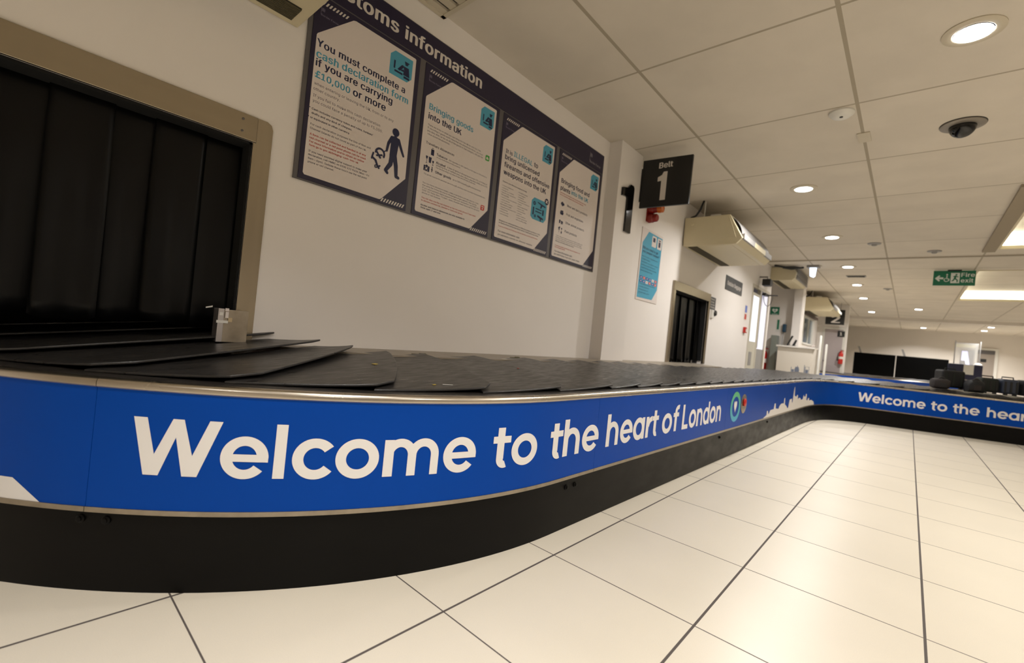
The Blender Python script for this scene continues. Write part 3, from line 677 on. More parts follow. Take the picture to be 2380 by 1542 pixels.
g.ringflat((1.704, 1.912), .012, .007, .0052, FB, n=24); g.box((1.682, 1.896, 0), (1.692, 1.930, .0003), lambda u, v, w: FB(u, v, w+.005)); g.box((1.716, 1.896, 0), (1.728, 1.930, .0003), lambda u, v, w: FB(u, v, w+.005)); g.box((1.692, 1.924, 0), (1.716, 1.930, .0003), lambda u, v, w: FB(u, v, w+.005)); g.box((1.692, 1.896, 0), (1.716, 1.901, .0003), lambda u, v, w: FB(u, v, w+.005)); g.box((1.698, 1.93, 0), (1.712, 1.936, .0003), lambda u, v, w: FB(u, v, w+.005))
limb(g, [(1.748, 1.905), (1.748, 1.935)], [.003, .003]); limb(g, [(1.742, 1.918), (1.754, 1.918)], [.002, .002])
g.build('goods_pictograms', M_INK, p2)
def badge(m, x, z, s, par):
    MB().flat([(x-s, z-s), (x+s*.6, z-s), (x+s, z-s*.6), (x+s, z+s), (x-s*.6, z+s), (x-s, z+s*.6)], .0051, FB).build('channel_badge', m, par)
badge(M_GREEN, 2.222, 2.163, .020, p2); badge(M_RED, 2.222, 1.802, .019, p2)
g = MB(); g.flat([(2.210, 2.153), (2.233, 2.153), (2.233, 2.162), (2.221, 2.174), (2.210, 2.166)], .0054, FB); g.flat([(2.211, 1.806), (2.233, 1.806), (2.233, 1.813), (2.211, 1.813)], .0054, FB); g.flat([(2.218, 1.790), (2.226, 1.790), (2.230, 1.799), (2.214, 1.799)], .0054, FB); g.build('badge_symbols', M_PAPER, p2)
T3 = [('It is', 2.404, 2.478, 2.273, 'n', B*.8), ('ILLEGAL', 2.496, 2.72, 2.276, 'c', B*.8), ('to', 2.742, 2.789, 2.280, 'n', B*.8), ('bring unlicensed', 2.403, 2.816, 2.225, 'n', B*.8), ('firearms and offensive', 2.402, 2.962, 2.167, 'n', B*.8), ('weapons into the UK', 2.402, 2.927, 2.110, 'n', B*.8),
      ('Firearms and offensive weapons include:', 2.403, 2.687, 2.052, 'n', .004)]
for i, s_ in enumerate(('• Firearms components', '• ammunition', '• handguns, or replica', '  firearms that convert to', '  fire bullets', '• electric shock stun devices', '• samurai swords', '• self-defence sprays,', '  like pepper or gas', '• disguised knives and swords', '• flick knives', '• throwing stars', '• gravity knives')):
    T3.append((s_, 2.400, 2.400+len(s_)*.0062, 2.022-i*.0178, 'k', .003))
for i, s_ in enumerate(('• butterfly knives', '• push daggers', '• blowpipes', '• knuckledusters', '• telescopic truncheons', '• batons', '• belt buckle knives', '• sword sticks', '• hollow kubotans', '• machetes', '• pistol crossbows', '• zombie style knives', '  with a cutting edge')):
    T3.append((s_, 2.590, 2.590+len(s_)*.0062, 2.022-i*.0178, 'k', .003))
T3 += [('Bringing in an unlicensed firearm or offensive weapon can lead to a fine', 2.405, 2.904, 1.757, 'n', .006), ('or imprisonment and the item will be seized. Check before you travel.', 2.405, 2.885, 1.740, 'n', .006), ('If you are carrying any of these go to the red channel or use the red point phone.', 2.403, 2.88, 1.715, 'r', .006), ('For more information visit:', 2.405, 2.655, 1.674, 'n', .008), ('gov.uk/import-controls-on-offensive-weapons', 2.406, 2.817, 1.650, 'k', .004)]
p3 = poster(2.346, 3.020, T3, None)
hx0, hx1, hz0, hz1 = 2.757, 2.960, 1.868, 2.045
MB().flat([(hx0, hz0+.02), (hx0+.03, hz0), (hx1-.03, hz0), (hx1, hz0+.035), (hx1, hz1-.03), (hx1-.03, hz1), (hx0+.03, hz1), (hx0, hz1-.03)], .0049, FB).build('weapons_badge', M_CYAN, p3)
g = MB(); fr = lambda u, v, w: FB(u, v, w+.0051)
g.flat([(2.835, 2.022), (2.940, 2.008), (2.942, 1.996), (2.90, 2.0), (2.885, 1.975), (2.872, 1.978), (2.878, 2.003), (2.835, 2.014)], .0053, FB)
g.ringflat((2.795, 2.0), .016, .006, .0053, FB, n=20); g.box((2.780, 1.905, 0), (2.796, 1.968, .0003), fr); g.box((2.905, 1.925, 0), (2.925, 1.972, .0003), fr)
g.box((2.815, 1.958, 0), (2.895, 1.966, .0003), fr); g.box((2.815, 1.935, 0), (2.895, 1.944, .0003), fr)
g.flat([(2.845, 1.915), (2.925, 1.902), (2.922, 1.888), (2.895, 1.890), (2.900, 1.872), (2.885, 1.872), (2.878, 1.892), (2.845, 1.900)], .0053, FB)
g.ringflat((2.815, 1.900), .012, .004, .0053, FB, n=14)
g.ringflat((2.950, 2.052), .027, 0, .0053, FB, n=28); g.build('weapons_pictograms', M_INK, p3, tri=True)
g = MB(); limb_ = lambda a, c: g.flat([(a[0]-.003, a[1]+.003), (a[0]+.003, a[1]-.003), (c[0]+.003, c[1]-.003), (c[0]-.003, c[1]+.003)], .0056, FB)
limb_((2.938, 2.040), (2.962, 2.064)); g.flat([(2.935, 2.061), (2.941, 2.067), (2.965, 2.043), (2.959, 2.037)], .0056, FB); g.build('cross_mark', M_PAPER, p3)
T4 = [('Bringing food and', 3.125, 3.579, 2.276, 'n', B*.8), ('plants', 3.124, 3.268, 2.214, 'n', B*.8), ('into the UK', 3.290, 3.569, 2.218, 'c', B*.8), ('Some items are banned or restricted, including those from', 3.122, 3.535, 2.186, 'r', .006), ('the EU, to protect against pests and animal diseases.', 3.122, 3.50, 2.168, 'r', .006),
      ('Meat and dairy products', 3.246, 3.578, 2.095, 'n', .006), ('Fruit and vegetables', 3.246, 3.52, 2.018, 'n', .006), ('Other animal products', 3.245, 3.548, 1.942, 'n', .006), ('Plant products', 3.246, 3.439, 1.866, 'n', .006),
      ('These rules are in place to protect the UK from pests and', 3.123, 3.544, 1.808, 'k', .003), ('diseases. If you bring in banned items they will be taken', 3.123, 3.535, 1.792, 'k', .003), ('away and destroyed. You may have to pay a fine. Check', 3.123, 3.54, 1.776, 'k', .003), ('what you can bring before you travel.', 3.123, 3.41, 1.760, 'n', .008),
      ('To declare goods, go through the red channel or use', 3.125, 3.52, 1.722, 'r', .006), ('the red point phone.', 3.125, 3.28, 1.706, 'r', .006), ('For more information visit:', 3.128, 3.40, 1.669, 'n', .008), ('gov.uk/bringing-food-into-great-britain', 3.124, 3.523, 1.645, 'k', .004)]
p4 = poster(3.066, 3.762, T4, None)
g = MB(); fr = lambda u, v, w: FB(u, v, w+.0050)
g.box((3.166, 2.080, 0), (3.182, 2.118, .0003), fr); g.ringflat((3.190, 2.098), .012, 0, .0052, FB, n=16); g.flat([(3.150, 2.092), (3.164, 2.086), (3.164, 2.110), (3.152, 2.112)], .0052, FB)
g.flat([(3.156, 2.004), (3.196, 2.004), (3.204, 2.026), (3.148, 2.026)], .0052, FB); g.ringflat((3.165, 2.032), .010, 0, .0052, FB, n=14); g.ringflat((3.186, 2.034), .011, 0, .0052, FB, n=14)
g.flat([(3.150, 1.926), (3.166, 1.926), (3.170, 1.956), (3.148, 1.956)], .0052, FB); g.flat([(3.178, 1.922), (3.190, 1.922), (3.192, 1.952), (3.176, 1.952)], .0052, FB); g.flat([(3.194, 1.924), (3.205, 1.924), (3.206, 1.950), (3.193, 1.950)], .0052, FB)
for (x, z) in ((3.154, 1.884), (3.166, 1.890), (3.160, 1.874), (3.196, 1.885)): g.ringflat((x, z), .008, 0, .0052, FB, n=12)
g.box((3.159, 1.846, 0), (3.162, 1.88, .0003), fr); g.box((3.190, 1.842, 0), (3.204, 1.860, .0003), fr); g.box((3.195, 1.858, 0), (3.198, 1.88, .0003), fr)
g.build('produce_pictograms', M_INK, p4)

# ================================================================== THINGS ON THE WALL PAST THE BOARD
# large gloss black figure on the pier
FP = FW(2.265)
one = [(4.065, 2.06), (4.185, 2.06), (4.185, 2.525), (4.165, 2.545), (4.11, 2.545), (4.06, 2.50), (3.955, 2.475), (3.955, 2.395), (4.05, 2.405), (4.065, 2.395)]
o = MB().prism(one, 0.0, .022, FP).build('belt_numeral', M_GLOSSB, None, bevel=.002); tag(o, 'gloss black figure 1 fixed to the pier left of the belt sign', 'sign')
# Belt 1 sign
t = thing('belt_sign', (4.345, 2.0, 2.36), 'square black hanging sign reading Belt 1 beside the pier', 'sign')
SX = 4.35; FS = FX(SX, 2.262)
MB().prism([(0, 2.372), (.522, 2.360), (.524, 2.850), (.002, 2.875)], 0, -.025, FS).build('sign_panel', M_BLACK, t, bevel=.001)
MB().box((4.375, 2.22, 2.45), (4.395, 2.394, 2.80)).build('side_bracket', M_GREYR, t)
g = MB(); text(g, 'Belt', .185, .325, 2.762, FS, .001, .03, cap=.060)
g.flat([(.220, 2.430), (.278, 2.430), (.278, 2.722), (.238, 2.722), (.222, 2.690), (.180, 2.672), (.180, 2.628), (.220, 2.632)], .001, FS); g.build('sign_lettering', M_LETTER, t, tri=True)
# beacon pair
t = thing('beacon_pair', (4.80, 2.30, 2.30), 'stacked amber and red warning beacons above the blue poster', 'warning light')
def beacon(z, y0, m, nm):  # drum shaped lamp standing out from the wall
    o_ = MB().lathe([(.052, 0), (.052, .05), (.047, .055), (.045, .095), (.036, .105)], (4.86, y0, z), 24, 'y', lambda x, y, z_: (x, 2*y0-y, z_)).build(nm, m, t, smooth=True); return o_
M_AMB = mat('amber_lens', srgb(.72, .36, .05), .2); M_REDL = mat('red_lens', srgb(.52, .10, .06), .2)
MB().box((4.80, 2.385, 2.36), (4.90, 2.395, 2.60)).build('back_plate', M_REDL, t)
beacon(2.51, 2.385, M_REDL, 'beacon_base'); beacon(2.405, 2.385, M_REDL, 'red_beacon'); MB().lathe([(.050, 0), (.052, .02), (.050, .05), (.04, .056)], (4.86, 2.28, 2.51), 24, 'y', lambda x, y, z_: (x, 2*2.28-y, z_)).build('amber_lens', M_AMB, t, smooth=True)
# blue passport poster
FQ = FW(2.394)
t = thing('passport_poster', (5.0, 2.39, 1.455), 'narrow turquoise travel poster with rows of flags under the beacons', 'poster')
MB().prism([(4.728, 1.452), (5.298, 1.452), (5.298, 2.285), (4.740, 2.285)], 0, .006, FQ).build('poster_board', M_PAPER, t, bevel=.001)
M_TURQ = mat('turquoise_print', srgb(.25, .60, .72), .45)
MB().flat([(4.752, 1.478), (5.150, 1.486), (5.270, 1.62), (5.290, 2.255), (4.905, 2.262), (4.768, 2.11)], .0068, FQ).build('turquoise_panel', M_TURQ, t)
g = MB()
for cx_ in (5.065, 5.215): g.flat([(cx_-.06, 2.11), (cx_+.045, 2.11), (cx_+.06, 2.13), (cx_+.06, 2.24), (cx_-.045, 2.24), (cx_-.06, 2.225)], .0074, FQ)
g.build('white_badges', M_PAPER, t)
g = MB(); text(g, 'i', 5.20, 5.225, 2.135, FQ, .008, .05, cap=.085); g.box((5.03, 2.17, .0078), (5.09, 2.22, .008), FQ); text(g, 'Did you need to get', 4.79, 5.20, 2.045, FQ, .0074, .01); text(g, 'your passport stamped?', 4.79, 5.24, 2.005, FQ, .0074, .01)
for i, (s_, x1_) in enumerate((('Border Force officers no longer stamp passports', 5.22), ('for these travellers.', 5.0), ('Use the eGates if you are aged ten or over and', 5.22), ('travelling on a passport from one of the', 5.16), ('countries shown below. Keep your boarding', 5.20), ('pass as proof of your entry date.', 5.10))): text(g, s_, 4.79, x1_, 1.955-i*.033, FQ, .0074, .003)
for i, (s_, x1_) in enumerate((('You can spend up to six months in the UK', 5.20), ('as a visitor without a visa.', 5.05), ('For more information visit', 5.03), ('gov.uk/uk-border-control', 5.06))): text(g, s_, 4.79, x1_, 1.635-i*.033, FQ, .0074, .003)
g.build('printed_text', M_INK, t)
FLG = [(.16, .22, .55), (.80, .20, .18), (.14, .2, .55), (.2, .25, .6), (.86, .84, .82), (.75, .2, .25)]
for r_ in range(2):
    for c_ in range(6):
        x = 4.785+c_*.079; z = 1.700-r_*.042+.0
        col = FLG[(c_+r_*2) % 6]
        MB().box((x, z, .0070), (x+.058, z+.030, .0078), FQ).build('flag', mat('flag_ink', srgb(*col), .5), t)
        MB().box((x+.020, z+.008, .0078), (x+.038, z+.022, .0082), FQ).build('flag_emblem', M_PAPER if col[0] < .8 or col[1] < .5 else M_RED, t)
# service button, small sign, outsize baggage sign
FWA = FW(YW)
def sign(name, x0, x1, z0, z1, label, m, lines, mt, F=FWA, th=.008, extra=None, cat='sign'):
    t = thing(name, F((x0+x1)/2, z0, 0), label, cat)
    MB().box((x0, z0, 0), (x1, z1, th), F).build('sign_panel', m, t, bevel=.001)
    g = MB()
    for (s_, a, c, z, bo) in lines: text(g, s_, a, c, z, F, th+.001, bo)
    if lines: g.build('sign_lettering', mt, t)
    return t
sign('operator_sign', 7.25, 7.505, 1.605, 1.80, 'small charcoal text sign beside the far baggage opening', M_SIGNG, [('Please do', 7.28, 7.44, 1.755, .01), ('not climb', 7.28, 7.43, 1.71, .01), ('on or enter', 7.28, 7.46, 1.67, .01), ('the opening', 7.28, 7.47, 1.63, .01)], M_LETTER)
sign('baggage_sign', 7.91, 8.885, 2.01, 2.25, 'long charcoal sign reading Outsize Baggage on the wall', M_SIGNG, [('Outsize Baggage', 8.00, 8.80, 2.095, .016)], M_LETTER)
t = thing('push_button_box', (7.44, 2.38, 1.53), 'dark round push button under the small charcoal sign', 'button')
MB().box((7.33, 1.47, 0), (7.42, 1.60, .03), FWA).build('button_box', M_WPL, t, bevel=.004); MB().lathe([(.05, 0), (.05, -.03), (.038, -.05)], (7.45, YW-.001, 1.555), 20, 'y').build('button_head', M_BLACK, t, smooth=True)
t = thing('call_point', (9.27, 2.37, 1.35), 'small red fire alarm call point left of the door', 'fire alarm')
MB().box((9.22, 1.36, 0), (9.33, 1.47, .045), FWA).build('housing', M_REDP, t, bevel=.006); MB().box((9.24, 1.38, .045), (9.31, 1.44, .047), FWA).build('break_glass', M_WPL, t)
t = thing('door_notice', (9.27, 2.40, 1.62), 'tall narrow notice with blue top and red bottom by the door', 'notice')
MB().box((9.21, 1.60, 0), (9.36, 1.89, .004), FWA).build('sheet', M_PAPER, t); MB().box((9.22, 1.75, .004), (9.35, 1.88, .005), FWA).build('blue_block', mat('blue_ink', srgb(.35, .45, .75), .5), t); MB().box((9.22, 1.62, .004), (9.35, 1.72, .005), FWA).build('red_block', M_RED, t)

# ================================================================== AIR CONDITIONING UNITS
def ac_unit(x0, x1, zb, label, name='air_conditioner', rounded=False, yb=2.385, k=1.0, hang=True, scoop=False):
    t = thing(name, ((x0+x1)/2, yb-.35*k, zb), label, 'air conditioner', 'ceiling hung air conditioners along the long wall')
    zt = zb+.38*k
    if rounded: prof = [(yb, zb), (yb-.43*k, zb), (yb-.48*k, zb+.05), (yb-.50*k, zb+.16*k), (yb-.44*k, zb+.25*k), (yb-.32*k, zt-.10*k), (yb, zt-.10*k)]; zt -= .10*k
    else: prof = [(yb, zb), (yb-.66*k, zb), (yb-.73*k, zb+.075*k), (yb-.56*k, zt), (yb, zt)]
    F_ = lambda u, v, w: (w, u, v)
    MB().prism(prof, x0, x1, F_).build('casing', M_AC, t, bevel=.006)
    # end cheek plates stand a little proud, with a screw cover
    e_ = [(y+(.004 if y < yb-.1 else 0), z) for y, z in prof]
    MB().prism([(yb, zb+.05*k), (yb-.655*k if not rounded else yb-.42*k, zb+.085*k), (prof[-2][0]+.01, zt-.004), (yb, zt-.004)], x0-.004, x0, F_).build('end_cheek', M_AC, t, bevel=.001)
    MB().lathe([(.018, 0), (.014, -.006)], (x0-.004, yb-.10*k, zt-.09*k), 16, 'x').build('screw_cap', M_AC, t)
    g0 = yb-.05*k; g1 = yb-.17*k
    MB().box((x0+.05, g1, zb-.004), (x1-.05, g0, zb+.001)).build('intake_recess', M_ACGD, t)
    g = MB(); n = 11
    for i in range(n): y = g1+(g0-g1)*(i+.5)/n; g.box((x0+.05, y-.0028, zb-.009), (x1-.05, y+.0028, zb-.003))
    g.build('intake_grille', M_ACG, t)
    MB().box((x0+.03, yb-.60*k if not rounded else yb-.42*k, zb-.003), (x1-.03, yb-.20*k, zb+.001)).build('access_panel', M_AC, t)
    # curved outlet with louvres on the front
    if not rounded:
        vs = []; n = 8
        yy0, zz0 = yb-.715*k, zb+.10*k; yy1, zz1 = yb-.575*k, zt-.015
        m_ = MB()
        for i in range(n+1):
            a = i/n; y = yy0+(yy1-yy0)*a-.035*sin(pi*a)*k; z = zz0+(zz1-zz0)*a; vs += [(x0+.04, y, z), (x1-.04, y, z)]
        m_.add(vs, [(2*i, 2*i+1, 2*i+3, 2*i+2) for i in range(n)]); m_.build('outlet_cowl', M_GREY, t, smooth=True)
        L_ = x1-x0
        for (a, c, mm) in ((.02, .36, M_GREY), (.36, .74, M_AC), (.74, .98, M_GREY)):
            MB().box((x0+a*L_, yb-.745*k, zb+.062*k), (x0+c*L_-.004, yb-.700*k, zb+.13*k)).build('louvre', mm, t, bevel=.003)
    else:
        g = MB()
        for i in range(7): z = zb+.03+i*.035*k; g.box((x0+.05, yb-.515*k, z), (x1-.05, yb-.49*k, z+.012))
        g.build('louvre', M_GREY, t)
    if hang:
        for (x, y) in ((x0+.12, yb-.20*k), (x1-.12, yb-.20*k)):
            MB().tube([(x, y, zt), (x, y, CE)], .008).build('hanger_rod', M_WPL, t)
        MB().box((x0+.06, yb-.42*k, zt), (x0+.16, yb-.30*k, zt+.035)).build('junction_box', M_WPL, t, bevel=.004)
        MB().tube([(x0+.05, yb-.05, zt+.01), (x0+.04, yb-.12, zt+.03), (x0+.05, yb-.17*k, zt+.12), (x0+.08, yb-.19*k, CE)], .014).build('cable', M_BLACK, t, smooth=True)
    return t
ac_unit(-.75, .862, 2.328, 'cream air conditioner above the near opening, cut by the top edge', yb=2.398, hang=False)
ac_unit(5.931, 7.44, 2.305, 'large cream air conditioner hung near the ceiling beyond the belt sign')
ac_unit(10.92, 12.3, 2.625, 'small round-fronted air conditioner hung above the hall door', rounded=True, yb=2.42, k=1.0, hang=False)
ac_unit(14.7, 16.4, 2.36, 'cream air conditioner hung in front of the belt 2 sign', yb=2.37)
o = MB(); o.tube([(10.7, 2.3, CE-.02), (10.75, 2.1, CE-.05), (10.8, 1.95, CE-.04), (10.82, 1.85, CE-.06), (10.86, 1.80, 2.875)], .022); o.tube([(10.74, 2.15, CE-.05), (10.80, 2.0, CE-.07), (10.84, 1.9, CE-.05)], .03)
tag(o.build('pipe_bundle', M_BLACK, None, smooth=True), 'black insulated pipes looped under the ceiling above the round-fronted air conditioner', 'pipes')

# ================================================================== DOOR AND RECESS
d = MB(); FD = FW(YW+.03)
d.box((9.60, 0, -.03), (9.66, 2.36, .035), FD); d.box((10.96, 0, -.03), (11.02, 2.36, .035), FD); d.box((9.66, 2.30, -.03), (10.96, 2.36, .035), FD); d.box((10.24, 0, -.03), (10.32, 2.30, .035), FD)
struct(d, 'door_1', mat('cream_door_paint', srgb(.74, .71, .65), .45))
o = bpy.data.objects['door_1']
MB().box((9.67, 0.01, -.01), (10.24, 2.20, .03), FD).build('door_leaf', mat('pale_door_leaf', srgb(.76, .74, .68), .45), o)
MB().box((9.74, 1.23, .03), (10.16, 2.14, .034), FD).build('door_glass', M_WING, o)
MB().box((9.78, .75, .03), (9.98, 1.02, .036), FD).build('letter_plate', M_GREY, o)
MB().box((10.32, 1.10, .0), (10.96, 2.28, .006), FD).build('side_glass', M_WINL, o)
MB().box((10.32, 0, .0), (10.96, 1.10, .01), FD).build('side_panel', M_GREY, o)
MB().box((10.44, 1.12, .006), (10.47, 2.26, .012), FD).build('glazing_bar', M_GREY, o)
t = thing('door_camera', (10.25, 2.3, 2.33), 'black box camera on an arm above the door', 'camera')
MB().box((9.95, 2.18, 2.37), (10.15, 2.33, 2.50)).build('camera_body', M_BLACK, t, bevel=.01); MB().tube([(10.05, 2.40, 2.55), (10.05, 2.26, 2.55), (10.05, 2.26, 2.48)], .018).build('mounting_arm', M_GREY, t)
t = thing('door_closer', (10.6, 2.2, 2.24), 'dark door closer arm sticking out over the door with hanging cable loop', 'door closer')
MB().box((10.35, 2.33, 2.22), (10.62, 2.40, 2.27)).build('closer_body', M_BLACK, t, bevel=.006)
MB().tube([(10.6, 2.39, 2.25), (10.6, 2.16, 2.245)], .014).build('closer_arm', M_GREYR, t)
lp = [(10.6+.0*i, 2.44-.17*(1-cos(pi*i/10))/1.0*0.5-.02, 2.24-.22*sin(pi*i/10)) for i in range(11)]
MB().tube(lp, .006).build('cable_loop', M_BLACK, t, smooth=True)
FR = lambda u, v, w: (12.6-w, u, v)
def onret(name, y0, y1, z0, z1, m, label, cat, th=.01):
    return tag(MB().box((y0, z0, 0), (y1, z1, th), FR).build(name, m, None, bevel=.001), label, cat)
t = thing('defibrillator_sign', (12.59, 2.6, 2.03), 'green and white heart sign on the recess wall above the extinguisher', 'sign')
MB().box((2.50, 2.02, 0), (2.695, 2.21, .008), FR).build('sign_panel', M_GRNS, t)
MB().flat([(2.597+x*1.05, 2.125+y*.95) for x, y in hp], .009, FR).build('heart_symbol', M_GRNW, t, tri=True)
MB().flat([(2.605, 2.155), (2.575, 2.12), (2.595, 2.12), (2.585, 2.085), (2.618, 2.13), (2.598, 2.13)], .010, FR).build('bolt_symbol', M_GRNS, t, tri=True)
MB().box((2.53, 2.032, .008), (2.665, 2.042, .009), FR).build('sign_caption', M_GRNW, t)
t = thing('first_aid_notice', (12.59, 2.52, 1.6), 'tall white notice with green figure on the recess wall', 'notice')
MB().box((2.44, 1.60, 0), (2.54, 1.93, .006), FR).build('sheet', M_WPL, t); MB().box((2.475, 1.66, .006), (2.52, 1.90, .007), FR).build('green_figure', M_GRNS, t)
onret('teal_notice', 2.80, 2.84, 1.68, 1.86, M_TEALD, 'narrow teal notice at the door edge of the recess wall', 'notice')
t = thing('wall_telephone', (12.55, 2.37, 1.55), 'dark blue wall telephone hanging over the white desk with cord', 'telephone')
MB().box((2.31, 1.60, 0), (2.39, 1.80, .07), FR).build('handset', M_TEALD, t, bevel=.02); MB().tube([(12.55, 2.36, 1.60), (12.54, 2.37, 1.45), (12.55, 2.365, 1.28)], .006).build('cord', M_BLACK, t)
t = thing('grey_cabinet', (12.5, 2.50, 0), 'grey-green tall cabinet standing on the floor behind the fire extinguisher', 'cabinet')
M_CAB = mat('grey_green_metal', srgb(.50, .52, .49), .4)
MB().box((12.36, 2.44, 0), (12.59, 2.575, 1.50)).build('cabinet_body', M_CAB, t, bevel=.004); MB().box((12.35, 2.45, .95), (12.36, 2.565, 1.48)).build('cabinet_door', M_CAB, t)
def extinguisher(x, y, z, label, s=1.0):
    t = thing('fire_extinguisher', (x, y, z), label, 'fire extinguisher')
    MB().lathe([(.07*s, 0), (.078*s, .02*s), (.078*s, .40*s), (.06*s, .46*s), (.025*s, .49*s), (.022*s, .52*s)], (x, y, z), 24).build('cylinder', M_REDP, t, smooth=True)
    MB().lathe([(.0785*s, .20*s), (.0785*s, .30*s)], (x, y, z), 24).build('label_band', M_LETTER, t)
    MB().box((x-.02*s, y-.09*s, z+.52*s), (x+.02*s, y+.03*s, z+.545*s)).build('lever', M_REDP, t); MB().box((x-.02*s, y-.07*s, z+.56*s), (x+.02*s, y+.02*s, z+.575*s)).build('handle', M_BLACK, t)
    MB().tube([(x-.02, y+.03*s, z+.50*s), (x-.06*s, y+.09*s, z+.42*s), (x-.07*s, y+.10*s, z+.25*s), (x-.07*s, y+.095*s, z+.12*s)], [.012*s, .012*s, .016*s, .028*s]).build('hose', M_BLACK, t, smooth=True)
    MB().box((x+.07*s, y-.03*s, z+.3*s), (x+.12*s, y+.03*s, z+.4*s)).build('wall_bracket', M_GREYR, t)
extinguisher(12.46, 2.72, .60, 'red fire extinguisher beside the door at the recess', 1.05)
extinguisher(18.0, 1.70, .98, 'distant red fire extinguisher hung by the white service door', .8)
# white service desk
t = thing('service_desk', (11.9, 1.95, 0), 'white hall service desk with grey skyline print along the front', 'desk')
M_DESK = mat('white_desk_laminate', srgb(.84, .81, .76), .4)
MB().box((11.80, 1.62, 0), (12.30, 2.30, 1.225)).build('desk_body', M_DESK, t, bevel=.004)
MB().box((11.76, 1.58, 1.225), (12.34, 2.33, 1.262)).build('desk_top', mat('white_stone_top', srgb(.86, .84, .81), .25), t, bevel=.004)
MB().prism([(0, 0), (.10, 0), (.10, 1.225), (0, 1.225)], 11.81, 12.28, lambda u, v, w: (w, 1.62-u, v)).build('end_panel', M_DESK, t)
g = MB(); FDk = FX(11.799, 2.30)
for (a, c, z1) in ((.30, .31, .79), (.315, .36, .74), (.42, .43, .83), (.37, .46, .76), (.38, .45, .80), (.55, .56, .86), (.565, .575, .82), (.58, .63, .76), (.64, .645, .84)): g.flat([(a, .64), (c, .64), (c, z1), (a, z1)], .001, FDk)
g.ringflat((.60, .78), .05, .046, .001, FDk, n=24); g.build('skyline_print', mat('grey_blue_print', srgb(.42, .45, .52), .5), t)
t = thing('desk_monitor', (12.0, 2.1, 1.262), 'dark thin tilted screen on the white service desk', 'screen')
MB().prism([(0, 0), (.03, 0), (.12, .22), (.09, .23)], 0, .05, lambda u, v, w: (12.0+w, 2.17-u, 1.275+v)).build('screen_panel', M_BLACK, t); MB().box((11.96, 2.08, 1.262), (12.08, 2.20, 1.276)).build('screen_base', M_BLACK, t)
t = thing('desk_telephone', (12.0, 2.0, 1.262), 'small dark desk telephone right of the tilted screen', 'telephone')
MB().prism([(0, 0), (.05, 0), (.09, .13), (.06, .14)], 0, .05, lambda u, v, w: (12.0+w, 2.06-u, 1.275+v)).build('handset', M_BLACK, t); MB().box((11.97, 1.98, 1.262), (12.08, 2.07, 1.276)).build('telephone_base', M_BLACK, t)
t = thing('paper_stack', (11.95, 1.72, 1.262), 'curling white papers on the right end of the service desk', 'papers')
for i in range(3): MB().prism([(0, .002*i), (.12, .004*i+.004), (.16, .04+.01*i), (.157, .045+.01*i), (.118, .008+.004*i), (0, .003+.002*i)], 0, .2, lambda u, v, w, i=i: (11.84+w+.01*i, 1.78-u, 1.263+v)).build('sheet', M_PAPER, t)
for i, y in enumerate((1.49, 1.41)):
    t = thing('queue_post', (11.75+.3*i, y, 0), ['slim white barrier post beside the service desk', 'slimmer white barrier post just right of its twin by the desk'][i], 'barrier post')
    MB().lathe([(.045, 0), (.045, .012), (.025, .02), (.022, 1.52 if i == 0 else 1.35), (.01, 1.54 if i == 0 else 1.37)], (11.75+.3*i, y, 0), 20).build('post', M_WPL, t, smooth=True)
# window beyond the column
wdw = MB(); FWD = FW(YW+.02)
wdw.box((15.1, 1.45, -.02), (15.35, 2.30, .04), FWD); wdw.box((16.9, 1.45, -.02), (17.15, 2.30, .04), FWD); wdw.box((15.35, 2.24, -.02), (16.9, 2.30, .05), FWD); wdw.box((15.35, 1.45, -.02), (16.9, 1.50, .05), FWD); wdw.box((16.2, 1.5, -.02), (16.27, 2.24, .03), FWD)
struct(wdw, 'window_1', M_WPL); MB().box((15.35, 1.5, -.01), (16.9, 2.24, 0), FWD).build('pane', M_TINT, bpy.data.objects['window_1'])
MB().box((15.0, 2.29, 0.0), (17.2, 2.36, .12), FWD).build('blind_box', mat('brown_blind_box', srgb(.32, .27, .24), .6), bpy.data.objects['window_1'])
# belt 2 sign, door 2
t = thing('belt_sign', (17.6, 1.9, 2.2), 'black hanging sign with a large figure 2 far down the hall', 'sign')
FS2 = FX(17.6, 2.16); MB().box((0, 2.22, -.03), (.50, 2.70, 0), FS2).build('sign_panel', M_BLACK, t); g = MB(); text(g, '2', .17, .37, 2.275, FS2, .001, .03, cap=.25); g.build('sign_lettering', M_LETTER, t)
for y in (2.05, 1.78): MB().tube([(17.615, y, 2.70), (17.615, y, CE)], .005).build('hanger_rod', M_GREYR, t)
d = MB(); FD2 = FX(18.1, 2.30); d.box((.04, 0, -.02), (.10, 2.16, .03), FD2); d.box((.60, 0, -.02), (.66, 2.16, .03), FD2); d.box((.10, 2.10, -.02), (.60, 2.16, .03), FD2); struct(d, 'door_2', M_WPL)
MB().box((.10, 0.01, -.01), (.60, 2.10, .02), FD2).build('door_leaf', mat('grey_white_leaf', srgb(.66, .62, .62), .5), bpy.data.objects['door_2']); MB().box((.13, 1.02, .02), (.19, 1.06, .06), FD2).build('door_handle', M_BLACK, bpy.data.objects['door_2'])
sign('gate_sign', .43, .62, 1.86, 2.05, 'small black square sign with figure 1 over the far extinguisher', M_BLACK, [('1', .49, .55, 1.91, .02)], M_LETTER, F=FX(18.07, 2.28))

